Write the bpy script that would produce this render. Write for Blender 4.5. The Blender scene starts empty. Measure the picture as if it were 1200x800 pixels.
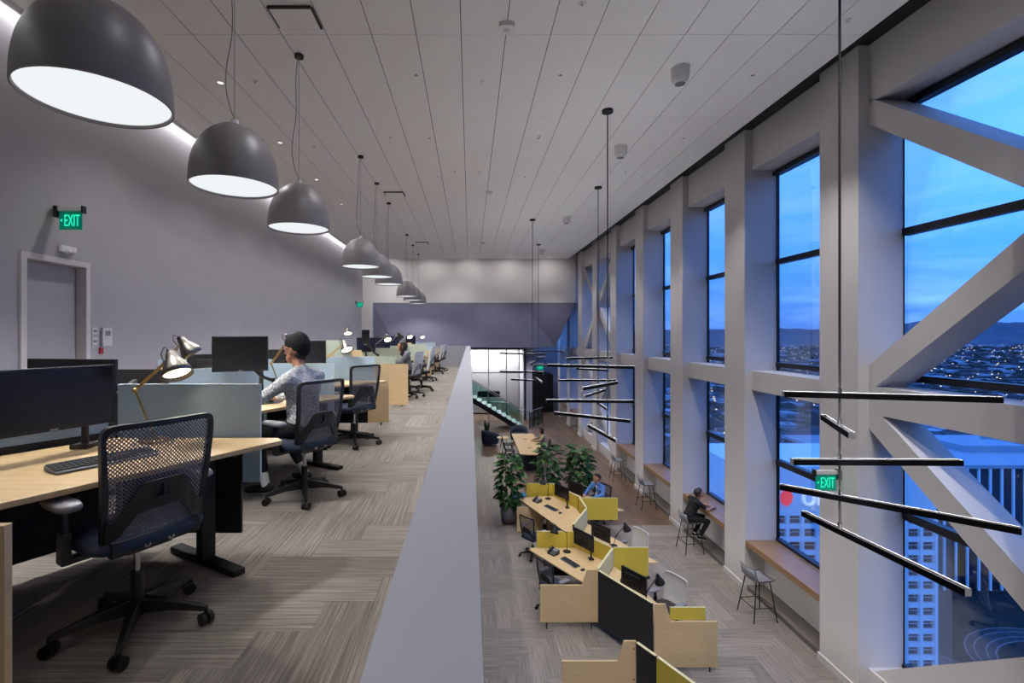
import bpy, bmesh, math, random
from math import sin, cos, pi, radians as R
from mathutils import Vector, Matrix
import numpy as np
random.seed(7)
scene = bpy.context.scene
COL = scene.collection

# ---------------------------------------------------------------- camera
# world axes: X right, Y into the room, Z up; upper floor is z = 0, lower floor z = -4
cam_d = bpy.data.cameras.new('camera'); cam = bpy.data.objects.new('camera', cam_d)
COL.objects.link(cam); scene.camera = cam
cam.location = (0, 0, 1.4); cam.rotation_euler = (pi/2, 0, 0)
cam_d.sensor_width = 36; cam_d.sensor_fit = 'HORIZONTAL'; cam_d.lens = 16.8
cam_d.shift_x = 49/1200; cam_d.shift_y = -9/1200
cam_d.clip_start = 0.05; cam_d.clip_end = 30000

# ---------------------------------------------------------------- view
vs = scene.view_settings
scene.display_settings.display_device = 'sRGB'
vs.view_transform = 'Standard'; vs.look = 'None'; vs.gamma = 1.0; vs.use_curve_mapping = False
vs.exposure = 0.0
scene.cycles.use_denoising = True
scene.cycles.max_bounces = 8; scene.cycles.diffuse_bounces = 4; scene.cycles.glossy_bounces = 3
scene.cycles.transmission_bounces = 4; scene.cycles.transparent_max_bounces = 16
scene.cycles.caustics_reflective = False; scene.cycles.caustics_refractive = False
scene.cycles.sample_clamp_indirect = 6

# light levels (lamps of the place, plus the added fill spots over void and aisle)
SKY = 1.75
PENDANT_L = 1.0
PENDANT_W = 275
COVE_W = 200
DOWN_W = 190
VOID_FILL_W = 260  # added spots that light the lower floor from above
BAR_L = 66.0
DESKLAMP_L = 7.0

# ---------------------------------------------------------------- world: dusk sky with soft cloud bands
world = bpy.data.worlds.new('dusk_sky'); scene.world = world; world.use_nodes = True
wn = world.node_tree.nodes; wl = world.node_tree.links; wn.clear()
def WN(t, **k):
    n = wn.new(t)
    for a, b in k.items(): setattr(n, a, b)
    return n
tc = WN('ShaderNodeTexCoord'); sep = WN('ShaderNodeSeparateXYZ'); wl.new(tc.outputs['Generated'], sep.inputs[0])
rampw = WN('ShaderNodeValToRGB'); wl.new(sep.outputs['Z'], rampw.inputs[0])
cr = rampw.color_ramp
cr.elements[0].position = 0.0; cr.elements[0].color = (0.07, 0.20, 0.62, 1)
cr.elements[1].position = 1.0; cr.elements[1].color = (0.10, 0.34, 1.25, 1)
for p, c in ((0.04, (0.06, 0.23, 0.85)), (0.12, (0.065, 0.32, 1.2)), (0.25, (0.11, 0.44, 1.4)), (0.5, (0.115, 0.44, 1.45))):
    e = cr.elements.new(p); e.color = (*c, 1)
mp = WN('ShaderNodeMapping'); mp.inputs['Scale'].default_value = (2.2, 2.2, 11.0); wl.new(tc.outputs['Generated'], mp.inputs[0])
cn = WN('ShaderNodeTexNoise'); cn.inputs['Scale'].default_value = 2.3; cn.inputs['Detail'].default_value = 6
cn.inputs['Roughness'].default_value = 0.55; cn.inputs['Distortion'].default_value = 0.4
wl.new(mp.outputs[0], cn.inputs['Vector'])
crc = WN('ShaderNodeValToRGB'); wl.new(cn.outputs[0], crc.inputs[0])
crc.color_ramp.elements[0].position = 0.44; crc.color_ramp.elements[0].color = (0, 0, 0, 1)
crc.color_ramp.elements[1].position = 0.70; crc.color_ramp.elements[1].color = (0.75, 0.75, 0.75, 1)
mixw = WN('ShaderNodeMixRGB'); mixw.inputs[2].default_value = (0.22, 0.50, 1.35, 1)
wl.new(crc.outputs[0], mixw.inputs[0]); wl.new(rampw.outputs[0], mixw.inputs[1])
bgw = WN('ShaderNodeBackground'); bgw.inputs[1].default_value = SKY; wl.new(mixw.outputs[0], bgw.inputs[0])
wo = WN('ShaderNodeOutputWorld'); wl.new(bgw.outputs[0], wo.inputs[0])

# ---------------------------------------------------------------- materials
def lin(h):
    if isinstance(h, str):
        h = h.lstrip('#'); v = [int(h[i:i+2], 16)/255 for i in (0, 2, 4)]
        return tuple(((c+0.055)/1.055)**2.4 if c > 0.04045 else c/12.92 for c in v)
    return h
M = {}
def mat(name, col, rough=0.5, metal=0.0, bump=0, bscale=80, spec=0.5, var=0.0, vscale=6, emit=None, es=1.0, stretch=None, alpha=None):
    m = bpy.data.materials.new(name); m.use_nodes = True; nt = m.node_tree; b = nt.nodes['Principled BSDF']
    c = lin(col); b.inputs['Base Color'].default_value = (*c, 1); b.inputs['Roughness'].default_value = rough
    b.inputs['Metallic'].default_value = metal; b.inputs['Specular IOR Level'].default_value = spec
    if emit is not None:
        b.inputs['Emission Color'].default_value = (*lin(emit), 1); b.inputs['Emission Strength'].default_value = es
    t = None
    if bump or var:
        t = nt.nodes.new('ShaderNodeTexCoord'); mpn = nt.nodes.new('ShaderNodeMapping'); nt.links.new(t.outputs['Object'], mpn.inputs[0])
        if stretch: mpn.inputs['Scale'].default_value = stretch
    if var:
        n = nt.nodes.new('ShaderNodeTexNoise'); n.inputs['Scale'].default_value = vscale; n.inputs['Detail'].default_value = 4
        nt.links.new(mpn.outputs[0], n.inputs['Vector'])
        r = nt.nodes.new('ShaderNodeValToRGB'); nt.links.new(n.outputs[0], r.inputs[0])
        r.color_ramp.elements[0].position = 0.3; r.color_ramp.elements[1].position = 0.7
        r.color_ramp.elements[0].color = (*[x*(1-var) for x in c], 1); r.color_ramp.elements[1].color = (*[min(1, x*(1+var)) for x in c], 1)
        nt.links.new(r.outputs[0], b.inputs['Base Color'])
    if bump:
        n2 = nt.nodes.new('ShaderNodeTexNoise'); n2.inputs['Scale'].default_value = bscale; n2.inputs['Detail'].default_value = 3
        nt.links.new(mpn.outputs[0], n2.inputs['Vector'])
        bp = nt.nodes.new('ShaderNodeBump'); bp.inputs['Strength'].default_value = bump; bp.inputs['Distance'].default_value = 0.01
        nt.links.new(n2.outputs[0], bp.inputs['Height']); nt.links.new(bp.outputs[0], b.inputs['Normal'])
    M[name] = m; return m
def emat(name, col, s):
    m = bpy.data.materials.new(name); m.use_nodes = True; nt = m.node_tree; nt.nodes.clear()
    e = nt.nodes.new('ShaderNodeEmission'); e.inputs[0].default_value = (*lin(col), 1); e.inputs[1].default_value = s
    o = nt.nodes.new('ShaderNodeOutputMaterial'); nt.links.new(e.outputs[0], o.inputs[0]); M[name] = m; return m

mat('wall_white', '#a5a2a5', 0.75, bump=0.02, bscale=300, var=0.02, vscale=1.5)
mat('steel_white', '#cfcac6', 0.55)
mat('parapet', '#a6a8b0', 0.5)
mat('ceiling_tile', '#ebe8e5', 0.7, bump=0.01, bscale=400)
mat('ceiling_void', '#2a2828', 0.9)
mat('black', '#0b0b0c', 0.45)
mat('black_matte', '#141314', 0.7)
mat('plastic_black', '#17171a', 0.42)
mat('charcoal', '#2b292b', 0.75, bump=0.04, bscale=500)
mat('frame_dark', '#0c0d12', 0.35)
mat('navy', '#26334a', 0.85, bump=0.1, bscale=500)
mat('accent_wall', '#6c6c80', 0.8, var=0.03, vscale=2)
mat('lower_wall', '#a9a8b4', 0.8)
mat('shade_grey', '#7a7677', 0.42, spec=0.4, var=0.06, vscale=5, stretch=(.3, .3, 9))
mat('shade_inner', '#e9e9e9', 0.6)
mat('chrome', '#c9c9cc', 0.18, 1.0)
mat('brass', '#cbaa72', 0.28, 1.0)
mat('lamp_metal', '#8d8880', 0.3, 1.0)
mat('bar_rim', '#908e8c', 0.5)
mat('plinth', '#6a635c', 0.8)
mat('bar_black', '#0c0c0d', 0.95, spec=0.05)
mat('grey_plastic', '#7d7c82', 0.5)
mat('light_plastic', '#c7c6c4', 0.5)
mat('white_plastic', '#e4e2e0', 0.5)
mat('blue_screen', '#b6cfe0', 0.35, spec=0.4)
mat('screen_edge', '#c6d3d8', 0.4)
mat('green_screen', '#b7c4b4', 0.4)
mat('yellow_screen', '#d8c148', 0.6, bump=0.03, bscale=600)
mat('yellow_light', '#cfc79a', 0.6)
mat('monitor_face', '#1b1a1c', 0.22)
mat('mouse', '#1d1d20', 0.5)
mat('keycap', '#2a2c33', 0.5)
mat('key_light', '#8b8c92', 0.5)
mat('skin', '#c98f72', 0.55)
mat('skin_tan', '#b07a5c', 0.55)
mat('lip', '#a8604f', 0.5)
mat('hair_dark', '#1d1613', 0.6, bump=0.3, bscale=120, stretch=(1, 1, .15))
mat('hair_brown', '#33201a', 0.6, bump=0.3, bscale=120, stretch=(1, 1, .15))
mat('beanie', '#101012', 0.95, bump=0.5, bscale=220, stretch=(1, 1, .2))
mat('trousers_black', '#111114', 0.85)
mat('trousers_grey', '#3a3b40', 0.85)
mat('shirt_black', '#08090b', 0.85)
mat('shirt_blue', '#4a78b8', 0.8, bump=0.05)
mat('shirt_white', '#d5d5d8', 0.8)
mat('shirt_tan', '#a28f74', 0.85)
mat('cardigan_grey', '#6c6e75', 0.9, bump=0.2, bscale=200)
mat('shoe_black', '#0c0c0d', 0.6)
mat('shoe_sole', '#d8d6d2', 0.6)
mat('sock', '#d8d8da', 0.9)
mat('eye', '#161312', 0.3)
mat('eye_white', '#d9d6d2', 0.4)
mat('pot', '#78787a', 0.6, var=0.05)
mat('soil', '#1c1511', 0.95)
mat('leaf', '#1f4019', 0.5, var=0.35, vscale=9, spec=0.25)
mat('leaf_light', '#3f6a28', 0.5, var=0.25, vscale=9)
mat('trunk', '#4a3a2a', 0.9)
mat('armchair', '#242b3a', 0.85, bump=0.1, bscale=300)
mat('bench_blue', '#2f5f8f', 0.8)
mat('tower_white', '#e8eff2', 0.7)
mat('tower_glass', '#141a26', 0.12, spec=0.6)
mat('rib_dark', '#1c2030', 0.3, var=0.15, vscale=0.05)
mat('roof_pale', '#8f9aa6', 0.8)
mat('city_ground', '#1e242c', 0.9, var=0.5, vscale=0.012)
mat('grass_dark', '#1c2420', 0.95, var=0.3, vscale=0.05)
mat('road', '#33353b', 0.85, var=0.08, vscale=0.1)
mat('road_line', '#77797e', 0.8)
mat('hill', '#3c4454', 0.95, var=0.25, vscale=0.003)
mat('house', '#909aa6', 0.85, var=0.3, vscale=0.02)
mat('house_roof', '#3c4048', 0.9)
mat('city_tree', '#141c18', 0.95)
mat('red_sign', '#8a0a10', 0.5, emit='#ff1414', es=0.9)
mat('white_sign', '#dfe8f4', 0.5, emit='#d6e4ff', es=0.75)
emat('street_glow', '#ffe6c0', 2.2)
mat('house_mid', '#656e7a', 0.85, var=0.3, vscale=0.02)
emat('pendant_glow', '#f1f5f8', PENDANT_L)
emat('bar_glow', '#f4f7ff', BAR_L)
emat('bulb_glow', '#fff0d0', DESKLAMP_L)
emat('down_glow', '#fff6ea', 1.6)
emat('exit_green', '#22f0c0', 1.1)
mat('exit_plate', '#16a98a', 0.2, emit='#0a9a7a', es=0.10)
mat('signal_red', '#a02028', 0.5)
mat('table_oak', '#c9a878', 0.5)

def wood(name, c0, c1, sc=(1, 1, 1), rough=0.5, grain=14):
    m = bpy.data.materials.new(name); m.use_nodes = True; nt = m.node_tree; b = nt.nodes['Principled BSDF']
    t = nt.nodes.new('ShaderNodeTexCoord'); mpn = nt.nodes.new('ShaderNodeMapping'); mpn.inputs['Scale'].default_value = sc
    nt.links.new(t.outputs['Object'], mpn.inputs[0])
    n = nt.nodes.new('ShaderNodeTexNoise'); n.inputs['Scale'].default_value = grain; n.inputs['Detail'].default_value = 6; n.inputs['Roughness'].default_value = 0.6
    nt.links.new(mpn.outputs[0], n.inputs['Vector'])
    r = nt.nodes.new('ShaderNodeValToRGB'); r.color_ramp.elements[0].position = 0.3; r.color_ramp.elements[1].position = 0.72
    r.color_ramp.elements[0].color = (*lin(c0), 1); r.color_ramp.elements[1].color = (*lin(c1), 1)
    nt.links.new(n.outputs[0], r.inputs[0]); nt.links.new(r.outputs[0], b.inputs['Base Color']); b.inputs['Roughness'].default_value = rough
    M[name] = m; return m
wood('oak', '#cdae80', '#dcc198', (1, 1, 14), 0.5, 5)        # end panels, grain horizontal
wood('oak_top', '#c6a879', '#d4b88c', (1.2, 12, 1), 0.42, 3)
wood('counter', '#80603f', '#9c7a58', (14, .8, 14), 0.38, 3)

def wood_floor():
    m = bpy.data.materials.new('wood_floor'); m.use_nodes = True; nt = m.node_tree; b = nt.nodes['Principled BSDF']
    t = nt.nodes.new('ShaderNodeTexCoord'); mpn = nt.nodes.new('ShaderNodeMapping'); mpn.inputs['Rotation'].default_value = (0, 0, pi/2)
    nt.links.new(t.outputs['Object'], mpn.inputs[0])
    br = nt.nodes.new('ShaderNodeTexBrick'); br.inputs['Scale'].default_value = 1; br.inputs['Brick Width'].default_value = 1.9; br.inputs['Row Height'].default_value = 0.17
    br.inputs['Mortar Size'].default_value = 0.003; br.inputs['Color1'].default_value = (*lin('#7a6350'), 1); br.inputs['Color2'].default_value = (*lin('#5e4b3d'), 1)
    br.inputs['Mortar'].default_value = (*lin('#2c241e'), 1); br.offset = 0.37
    nt.links.new(mpn.outputs[0], br.inputs['Vector'])
    n = nt.nodes.new('ShaderNodeTexNoise'); n.inputs['Scale'].default_value = 3; n.inputs['Detail'].default_value = 6
    m2 = nt.nodes.new('ShaderNodeMapping'); m2.inputs['Scale'].default_value = (12, .8, 1); nt.links.new(t.outputs['Object'], m2.inputs[0]); nt.links.new(m2.outputs[0], n.inputs['Vector'])
    mx = nt.nodes.new('ShaderNodeMixRGB'); mx.blend_type = 'OVERLAY'; mx.inputs[0].default_value = 0.55
    nt.links.new(br.outputs[0], mx.inputs[1]); nt.links.new(n.outputs[0], mx.inputs[2]); nt.links.new(mx.outputs[0], b.inputs['Base Color'])
    b.inputs['Roughness'].default_value = 0.38; M['wood_floor'] = m
wood_floor()

def carpet():
    m = bpy.data.materials.new('carpet'); m.use_nodes = True; nt = m.node_tree; b = nt.nodes['Principled BSDF']; L = nt.links.new
    uv = nt.nodes.new('ShaderNodeUVMap'); oi = nt.nodes.new('ShaderNodeObjectInfo')
    mul = nt.nodes.new('ShaderNodeMath'); mul.operation = 'MULTIPLY'; mul.inputs[1].default_value = 53.0; L(oi.outputs['Random'], mul.inputs[0])
    cx = nt.nodes.new('ShaderNodeCombineXYZ'); L(mul.outputs[0], cx.inputs[0]); L(mul.outputs[0], cx.inputs[1])
    ad = nt.nodes.new('ShaderNodeVectorMath'); ad.operation = 'ADD'; L(uv.outputs[0], ad.inputs[0]); L(cx.outputs[0], ad.inputs[1])
    def nz(scale, s, det):
        mp_ = nt.nodes.new('ShaderNodeMapping'); mp_.inputs['Scale'].default_value = scale; L(ad.outputs[0], mp_.inputs[0])
        n = nt.nodes.new('ShaderNodeTexNoise'); n.noise_dimensions = '2D'; n.inputs['Scale'].default_value = s; n.inputs['Detail'].default_value = det
        n.inputs['Roughness'].default_value = 0.7; L(mp_.outputs[0], n.inputs['Vector']); return n
    a = nz((1.6, 95, 1), 1.0, 4); c = nz((.05, .4, 1), 1.0, 1); g = nz((220, 260, 1), 1.0, 1)
    r = nt.nodes.new('ShaderNodeValToRGB'); e = r.color_ramp.elements
    e[0].position = 0.28; e[0].color = (*lin('#6b645e'), 1); e[1].position = 0.74; e[1].color = (*lin('#a39b93'), 1)
    k = r.color_ramp.elements.new(0.5); k.color = (*lin('#857e77'), 1); L(a.outputs[0], r.inputs[0])
    hv = nt.nodes.new('ShaderNodeHueSaturation'); L(r.outputs[0], hv.inputs['Color'])
    mr = nt.nodes.new('ShaderNodeMapRange'); mr.inputs[1].default_value = 0.3; mr.inputs[2].default_value = 0.7; mr.inputs[3].default_value = 0.86; mr.inputs[4].default_value = 1.14
    L(c.outputs[0], mr.inputs[0]); L(mr.outputs[0], hv.inputs['Value']); L(hv.outputs[0], b.inputs['Base Color'])
    bp = nt.nodes.new('ShaderNodeBump'); bp.inputs['Strength'].default_value = 0.35; bp.inputs['Distance'].default_value = 0.004
    L(g.outputs[0], bp.inputs['Height']); L(bp.outputs[0], b.inputs['Normal'])
    b.inputs['Roughness'].default_value = 0.95; b.inputs['Specular IOR Level'].default_value = 0.1; M['carpet'] = m
carpet()

def glass(name, tint=(0.86, 0.92, 0.97), refl=0.06):
    m = bpy.data.materials.new(name); m.use_nodes = True; nt = m.node_tree; nt.nodes.clear(); L = nt.links.new
    t = nt.nodes.new('ShaderNodeBsdfTransparent'); t.inputs[0].default_value = (*tint, 1)
    g = nt.nodes.new('ShaderNodeBsdfGlossy'); g.inputs['Roughness'].default_value = 0.02; g.inputs[0].default_value = (1, 1, 1, 1)
    f = nt.nodes.new('ShaderNodeFresnel'); f.inputs[0].default_value = 1.35
    mu = nt.nodes.new('ShaderNodeMath'); mu.operation = 'MULTIPLY'; mu.inputs[1].default_value = refl/0.06*0.8; L(f.outputs[0], mu.inputs[0])
    mx = nt.nodes.new('ShaderNodeMixShader'); L(mu.outputs[0], mx.inputs[0]); L(t.outputs[0], mx.inputs[1]); L(g.outputs[0], mx.inputs[2])
    o = nt.nodes.new('ShaderNodeOutputMaterial'); L(mx.outputs[0], o.inputs[0]); M[name] = m
glass('window_glass', (0.90, 0.94, 0.98), 0.03)
glass('rail_glass', (0.74, 0.86, 0.84), 0.06)
glass('clear_glass', (0.92, 0.94, 0.94), 0.05)

def mesh_fabric(name, col, k, thr):
    m = bpy.data.materials.new(name); m.use_nodes = True; nt = m.node_tree; b = nt.nodes['Principled BSDF']; L = nt.links.new
    b.inputs['Base Color'].default_value = (*lin(col), 1); b.inputs['Roughness'].default_value = 0.7
    uv = nt.nodes.new('ShaderNodeUVMap'); sp = nt.nodes.new('ShaderNodeSeparateXYZ'); L(uv.outputs[0], sp.inputs[0])
    def sn(o, kk):
        a = nt.nodes.new('ShaderNodeMath'); a.operation = 'MULTIPLY'; a.inputs[1].default_value = kk; L(o, a.inputs[0])
        s = nt.nodes.new('ShaderNodeMath'); s.operation = 'SINE'; L(a.outputs[0], s.inputs[0]); return s.outputs[0]
    p = nt.nodes.new('ShaderNodeMath'); p.operation = 'MULTIPLY'; L(sn(sp.outputs[0], k), p.inputs[0]); L(sn(sp.outputs[1], k), p.inputs[1])
    ab = nt.nodes.new('ShaderNodeMath'); ab.operation = 'LESS_THAN'; ab.inputs[1].default_value = thr; L(p.outputs[0], ab.inputs[0])
    L(ab.outputs[0], b.inputs['Alpha']); M[name] = m
mesh_fabric('mesh_black', '#6f696b', 2*pi/0.0165, 0.22)
mesh_fabric('mesh_white', '#d2d0cc', 2*pi/0.022, 0.75)

def knit():
    m = bpy.data.materials.new('knit'); m.use_nodes = True; nt = m.node_tree; b = nt.nodes['Principled BSDF']; L = nt.links.new
    b.inputs['Roughness'].default_value = 0.95
    t = nt.nodes.new('ShaderNodeTexCoord')
    v = nt.nodes.new('ShaderNodeTexVoronoi'); v.inputs['Scale'].default_value = 46; L(t.outputs['Object'], v.inputs['Vector'])
    n = nt.nodes.new('ShaderNodeTexNoise'); n.inputs['Scale'].default_value = 150; L(t.outputs['Object'], n.inputs['Vector'])
    r = nt.nodes.new('ShaderNodeValToRGB'); L(v.outputs[0], r.inputs[0]); e = r.color_ramp.elements
    e[0].color = (*lin('#f5f3f1'), 1); e[0].position = 0.2; e[1].color = (*lin('#c4c2c3'), 1); e[1].position = 0.7
    L(r.outputs[0], b.inputs['Base Color'])
    bp = nt.nodes.new('ShaderNodeBump'); bp.inputs['Strength'].default_value = 0.9; bp.inputs['Distance'].default_value = 0.012; bp.invert = True
    L(v.outputs[0], bp.inputs['Height']); L(bp.outputs[0], b.inputs['Normal']); M['knit'] = m
knit()

# ---------------------------------------------------------------- object helpers
def link(o, parent=None):
    COL.objects.link(o)
    if parent is not None: o.parent = parent
    return o
class G:
    """collects shapes; build() links them as ONE mesh object"""
    def __init__(s): s.v = []; s.f = []; s.sm = []; s.uv = None
    def add(s, vs_, fs_, sm=False, mtx=None):
        o = len(s.v)
        s.v += [tuple(mtx @ Vector(p)) if mtx is not None else tuple(p) for p in vs_]
        s.f += [tuple(i+o for i in f) for f in fs_]; s.sm += [sm]*len(fs_); return s
    def box(s, x0, x1, y0, y1, z0, z1, mtx=None):
        p = [(x0, y0, z0), (x1, y0, z0), (x1, y1, z0), (x0, y1, z0), (x0, y0, z1), (x1, y0, z1), (x1, y1, z1), (x0, y1, z1)]
        return s.add(p, [(0, 3, 2, 1), (4, 5, 6, 7), (0, 1, 5, 4), (1, 2, 6, 5), (2, 3, 7, 6), (3, 0, 4, 7)], False, mtx)
    def cbox(s, c, d, mtx=None): return s.box(c[0]-d[0]/2, c[0]+d[0]/2, c[1]-d[1]/2, c[1]+d[1]/2, c[2]-d[2]/2, c[2]+d[2]/2, mtx)
    def prism(s, poly, z0, z1, mtx=None):
        if sum(poly[i][0]*poly[(i+1) % len(poly)][1]-poly[(i+1) % len(poly)][0]*poly[i][1] for i in range(len(poly))) < 0: poly = poly[::-1]
        n = len(poly); p = [(a, b, z0) for a, b in poly]+[(a, b, z1) for a, b in poly]
        f = [tuple(range(n-1, -1, -1)), tuple(range(n, 2*n))]+[(i, (i+1) % n, n+(i+1) % n, n+i) for i in range(n)]
        return s.add(p, f, False, mtx)
    def bar(s, p0, p1, w, h, up=(0, 0, 1)):
        """rectangular bar from p0 to p1, w across, h along up"""
        p0 = Vector(p0); p1 = Vector(p1); d = (p1-p0).normalized(); u = Vector(up); sd = d.cross(u).normalized(); u = sd.cross(d)
        v_ = []
        for p in (p0, p1):
            for a, b in ((-1, -1), (1, -1), (1, 1), (-1, 1)): v_.append(p+sd*a*w/2+u*b*h/2)
        return s.add(v_, [(0, 1, 2, 3), (7, 6, 5, 4), (0, 4, 5, 1), (1, 5, 6, 2), (2, 6, 7, 3), (3, 7, 4, 0)])
    def cyl(s, p0, p1, r0, r1=None, n=12, caps=True):
        r1 = r0 if r1 is None else r1; p0 = Vector(p0); p1 = Vector(p1); d = (p1-p0).normalized()
        a = d.orthogonal().normalized(); b = d.cross(a); v_ = []
        for p, r in ((p0, r0), (p1, r1)):
            for i in range(n): t = 2*pi*i/n; v_.append(p+(a*cos(t)+b*sin(t))*r)
        s.add(v_, [(i, (i+1) % n, n+(i+1) % n, n+i) for i in range(n)], True)
        if caps: s.add(v_, [tuple(range(n-1, -1, -1)), tuple(range(n, 2*n))])
        return s
    def tube(s, pts, r, n=8, close=False):
        pts = [Vector(p) for p in pts]; m = len(pts); v_ = []; prev = None
        for i, p in enumerate(pts):
            if close: d = (pts[(i+1) % m]-pts[i-1])
            else: d = pts[min(i+1, m-1)]-pts[max(i-1, 0)]
            d.normalize()
            if prev is None: a = d.orthogonal().normalized()
            else: a = (prev-d*prev.dot(d)).normalized()
            prev = a; b = d.cross(a); rr = r[i] if isinstance(r, (list, tuple)) else r
            for k in range(n): t = 2*pi*k/n; v_.append(p+(a*cos(t)+b*sin(t))*rr)
        f = []
        for i in range(m if close else m-1):
            j = (i+1) % m
            for k in range(n): f.append((i*n+k, i*n+(k+1) % n, j*n+(k+1) % n, j*n+k))
        s.add(v_, f, True)
        if not close: s.add(v_, [tuple(range(n-1, -1, -1)), tuple(range((m-1)*n, m*n))])
        return s
    def lathe(s, prof, n=24, c=(0, 0, 0), mtx=None, sm=True):
        v_ = []; m = len(prof)
        for r, z in prof:
            for k in range(n): t = 2*pi*k/n; v_.append((c[0]+r*cos(t), c[1]+r*sin(t), c[2]+z))
        f = [(i*n+k, i*n+(k+1) % n, (i+1)*n+(k+1) % n, (i+1)*n+k) for i in range(m-1) for k in range(n)]
        return s.add(v_, f, sm, mtx)
    def ell(s, c, r, n=14, m=8, mtx=None):
        v_ = [(c[0], c[1], c[2]-r[2])]; 
        for i in range(1, m):
            a = -pi/2+pi*i/m
            for k in range(n): t = 2*pi*k/n; v_.append((c[0]+r[0]*cos(a)*cos(t), c[1]+r[1]*cos(a)*sin(t), c[2]+r[2]*sin(a)))
        v_.append((c[0], c[1], c[2]+r[2])); f = []
        for k in range(n): f.append((0, 1+(k+1) % n, 1+k)); f.append((len(v_)-1, 1+(m-2)*n+k, 1+(m-2)*n+(k+1) % n))
        for i in range(m-2):
            for k in range(n): f.append((1+i*n+k, 1+i*n+(k+1) % n, 1+(i+1)*n+(k+1) % n, 1+(i+1)*n+k))
        return s.add(v_, f, True, mtx)
    def mesh(s, name, m, bevel=0, seg=2):
        me = bpy.data.meshes.new(name); me.from_pydata(s.v, [], s.f)
        me.polygons.foreach_set('use_smooth', s.sm)
        me.materials.append(M[m] if isinstance(m, str) else m)
        if bevel:
            bm = bmesh.new(); bm.from_mesh(me); bmesh.ops.remove_doubles(bm, verts=bm.verts, dist=1e-6)
            es = [e for e in bm.edges if len(e.link_faces) == 2 and e.calc_face_angle(0) > 0.6]
            bmesh.ops.bevel(bm, geom=es, offset=bevel, segments=seg, affect='EDGES', profile=0.5)
            bm.to_mesh(me); bm.free()
        me.update(); return me
    def build(s, name, m, parent=None, bevel=0, seg=2, loc=None, rz=None):
        o = bpy.data.objects.new(name, s.mesh(name, m, bevel, seg)); link(o, parent)
        if loc is not None: o.location = loc
        if rz is not None: o.rotation_euler = (0, 0, rz)
        return o
def inst(name, me, parent, loc, rz=0, rot=None):
    o = bpy.data.objects.new(name, me); link(o, parent); o.location = loc
    o.rotation_euler = rot if rot is not None else (0, 0, rz); return o
def tag(o, label, cat, group=None):
    o['label'] = label; o['category'] = cat
    if group: o['group'] = group
    return o
def thing(name, label, cat, loc=(0, 0, 0), rz=0, group=None):
    o = bpy.data.objects.new(name, None); o.empty_display_size = 0.1; link(o); o.location = loc; o.rotation_euler = (0, 0, rz)
    return tag(o, label, cat, group)
def struct(o, label=None):
    o['kind'] = 'structure'
    if label: o['label'] = label
    return o
def sempty(name, label=None):
    o = bpy.data.objects.new(name, None); link(o); return struct(o, label)
def dup(root, loc, rz, label, group=None):
    def cp(o, par):
        c = o.copy(); COL.objects.link(c); c.parent = par
        for ch in o.children: cp(ch, c)
        return c
    r = cp(root, None); r.location = loc; r.rotation_euler = (0, 0, rz); r['label'] = label
    if group: r['group'] = group
    return r
F = -4.0      # lower floor level
# ================================================================ STRUCTURE
CEIL = 5.47
# ---- ceiling: 2 ft x 8 ft metal panels with open joints under a dark void
ceil_root = sempty('ceiling', 'pale grey ceiling of long metal panels')
G().box(-6.2, 6.9, -5.2, 26.5, CEIL+0.30, CEIL+0.5).build('ceiling_deck', 'ceiling_void', ceil_root)
TW, TL = 0.6096, 2.438
tile_me = G().box(0.0052, TW-0.0052, 0.0038, TL-0.0038, 0, 0.008).mesh('ceiling_panel', 'ceiling_tile')
x_left = -0.124-9*TW; x_right = -0.124+9*TW
for j in range(-4, 8):
    for i in range(18):
        inst('panel', tile_me, ceil_root, (x_left+i*TW, 6.50+j*TL, CEIL))
G().box(x_left-0.02, x_left, -5, 26.2, CEIL-0.005, CEIL+0.14).build('edge_trim', 'light_plastic', ceil_root)
G().box(x_right, x_right+0.02, -5, 26.2, CEIL-0.005, CEIL+0.12).build('edge_trim', 'black_matte', ceil_root)
G().box(x_right+0.02, 6.9, -5, 26.2, CEIL+0.25, CEIL+0.30).build('reveal_liner', 'black', ceil_root)
# ---- left wall with a lit cove
DY0, DY1, DZ = 6.30, 7.34, 2.44
wl_ = G().box(-6.1, -5.9, -5.2, DY0, -0.02, CEIL+0.3).box(-6.1, -5.9, DY1, 26.4, -0.02, CEIL+0.3).box(-6.1, -5.9, DY0, DY1, DZ, CEIL+0.3)
wall_left = struct(wl_.build('wall_left', 'wall_white'))
G().box(-5.9, x_left, -5, 26.2, CEIL+0.22, CEIL+0.3).build('cove_top', 'wall_white', wall_left)
cl = bpy.data.lights.new('cove_light', 'AREA'); cl.shape = 'RECTANGLE'; cl.size = 0.07; cl.size_y = 28; cl.energy = COVE_W; cl.color = (0.97, 0.97, 1.0)
clo = bpy.data.objects.new('cove_light', cl); link(clo, wall_left); clo.location = (-5.80, 12, CEIL+0.12); clo.rotation_euler = (0, 0, 0)
struct(G().box(-5.9, -5.885, -5, DY0-0.07, 0, 0.1).box(-5.9, -5.885, DY1+0.07, 26.2, 0, 0.1).build('baseboard_left', 'grey_plastic'))
# door in the left wall (recessed leaf, pale frame)
d1 = sempty('door_1', 'pale grey flush door in the left wall')
G().box(-6.08, -6.03, DY0+0.04, DY1-0.04, 0, DZ-0.04).build('leaf', 'wall_white', d1)
fr = G().box(-6.1, -5.87, DY0-0.05, DY0+0.03, 0, DZ+0.05).box(-6.1, -5.87, DY1-0.03, DY1+0.05, 0, DZ+0.05).box(-6.1, -5.87, DY0+0.03, DY1-0.03, DZ-0.03, DZ+0.05)
fr.build('frame', 'steel_white', d1)
G().cyl((-6.03, DY0+0.14, 1.0), (-5.97, DY0+0.14, 1.0), 0.012).box(-5.985, -5.965, DY0+0.1, DY0+0.26, 0.99, 1.01).build('handle', 'chrome', d1)

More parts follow.
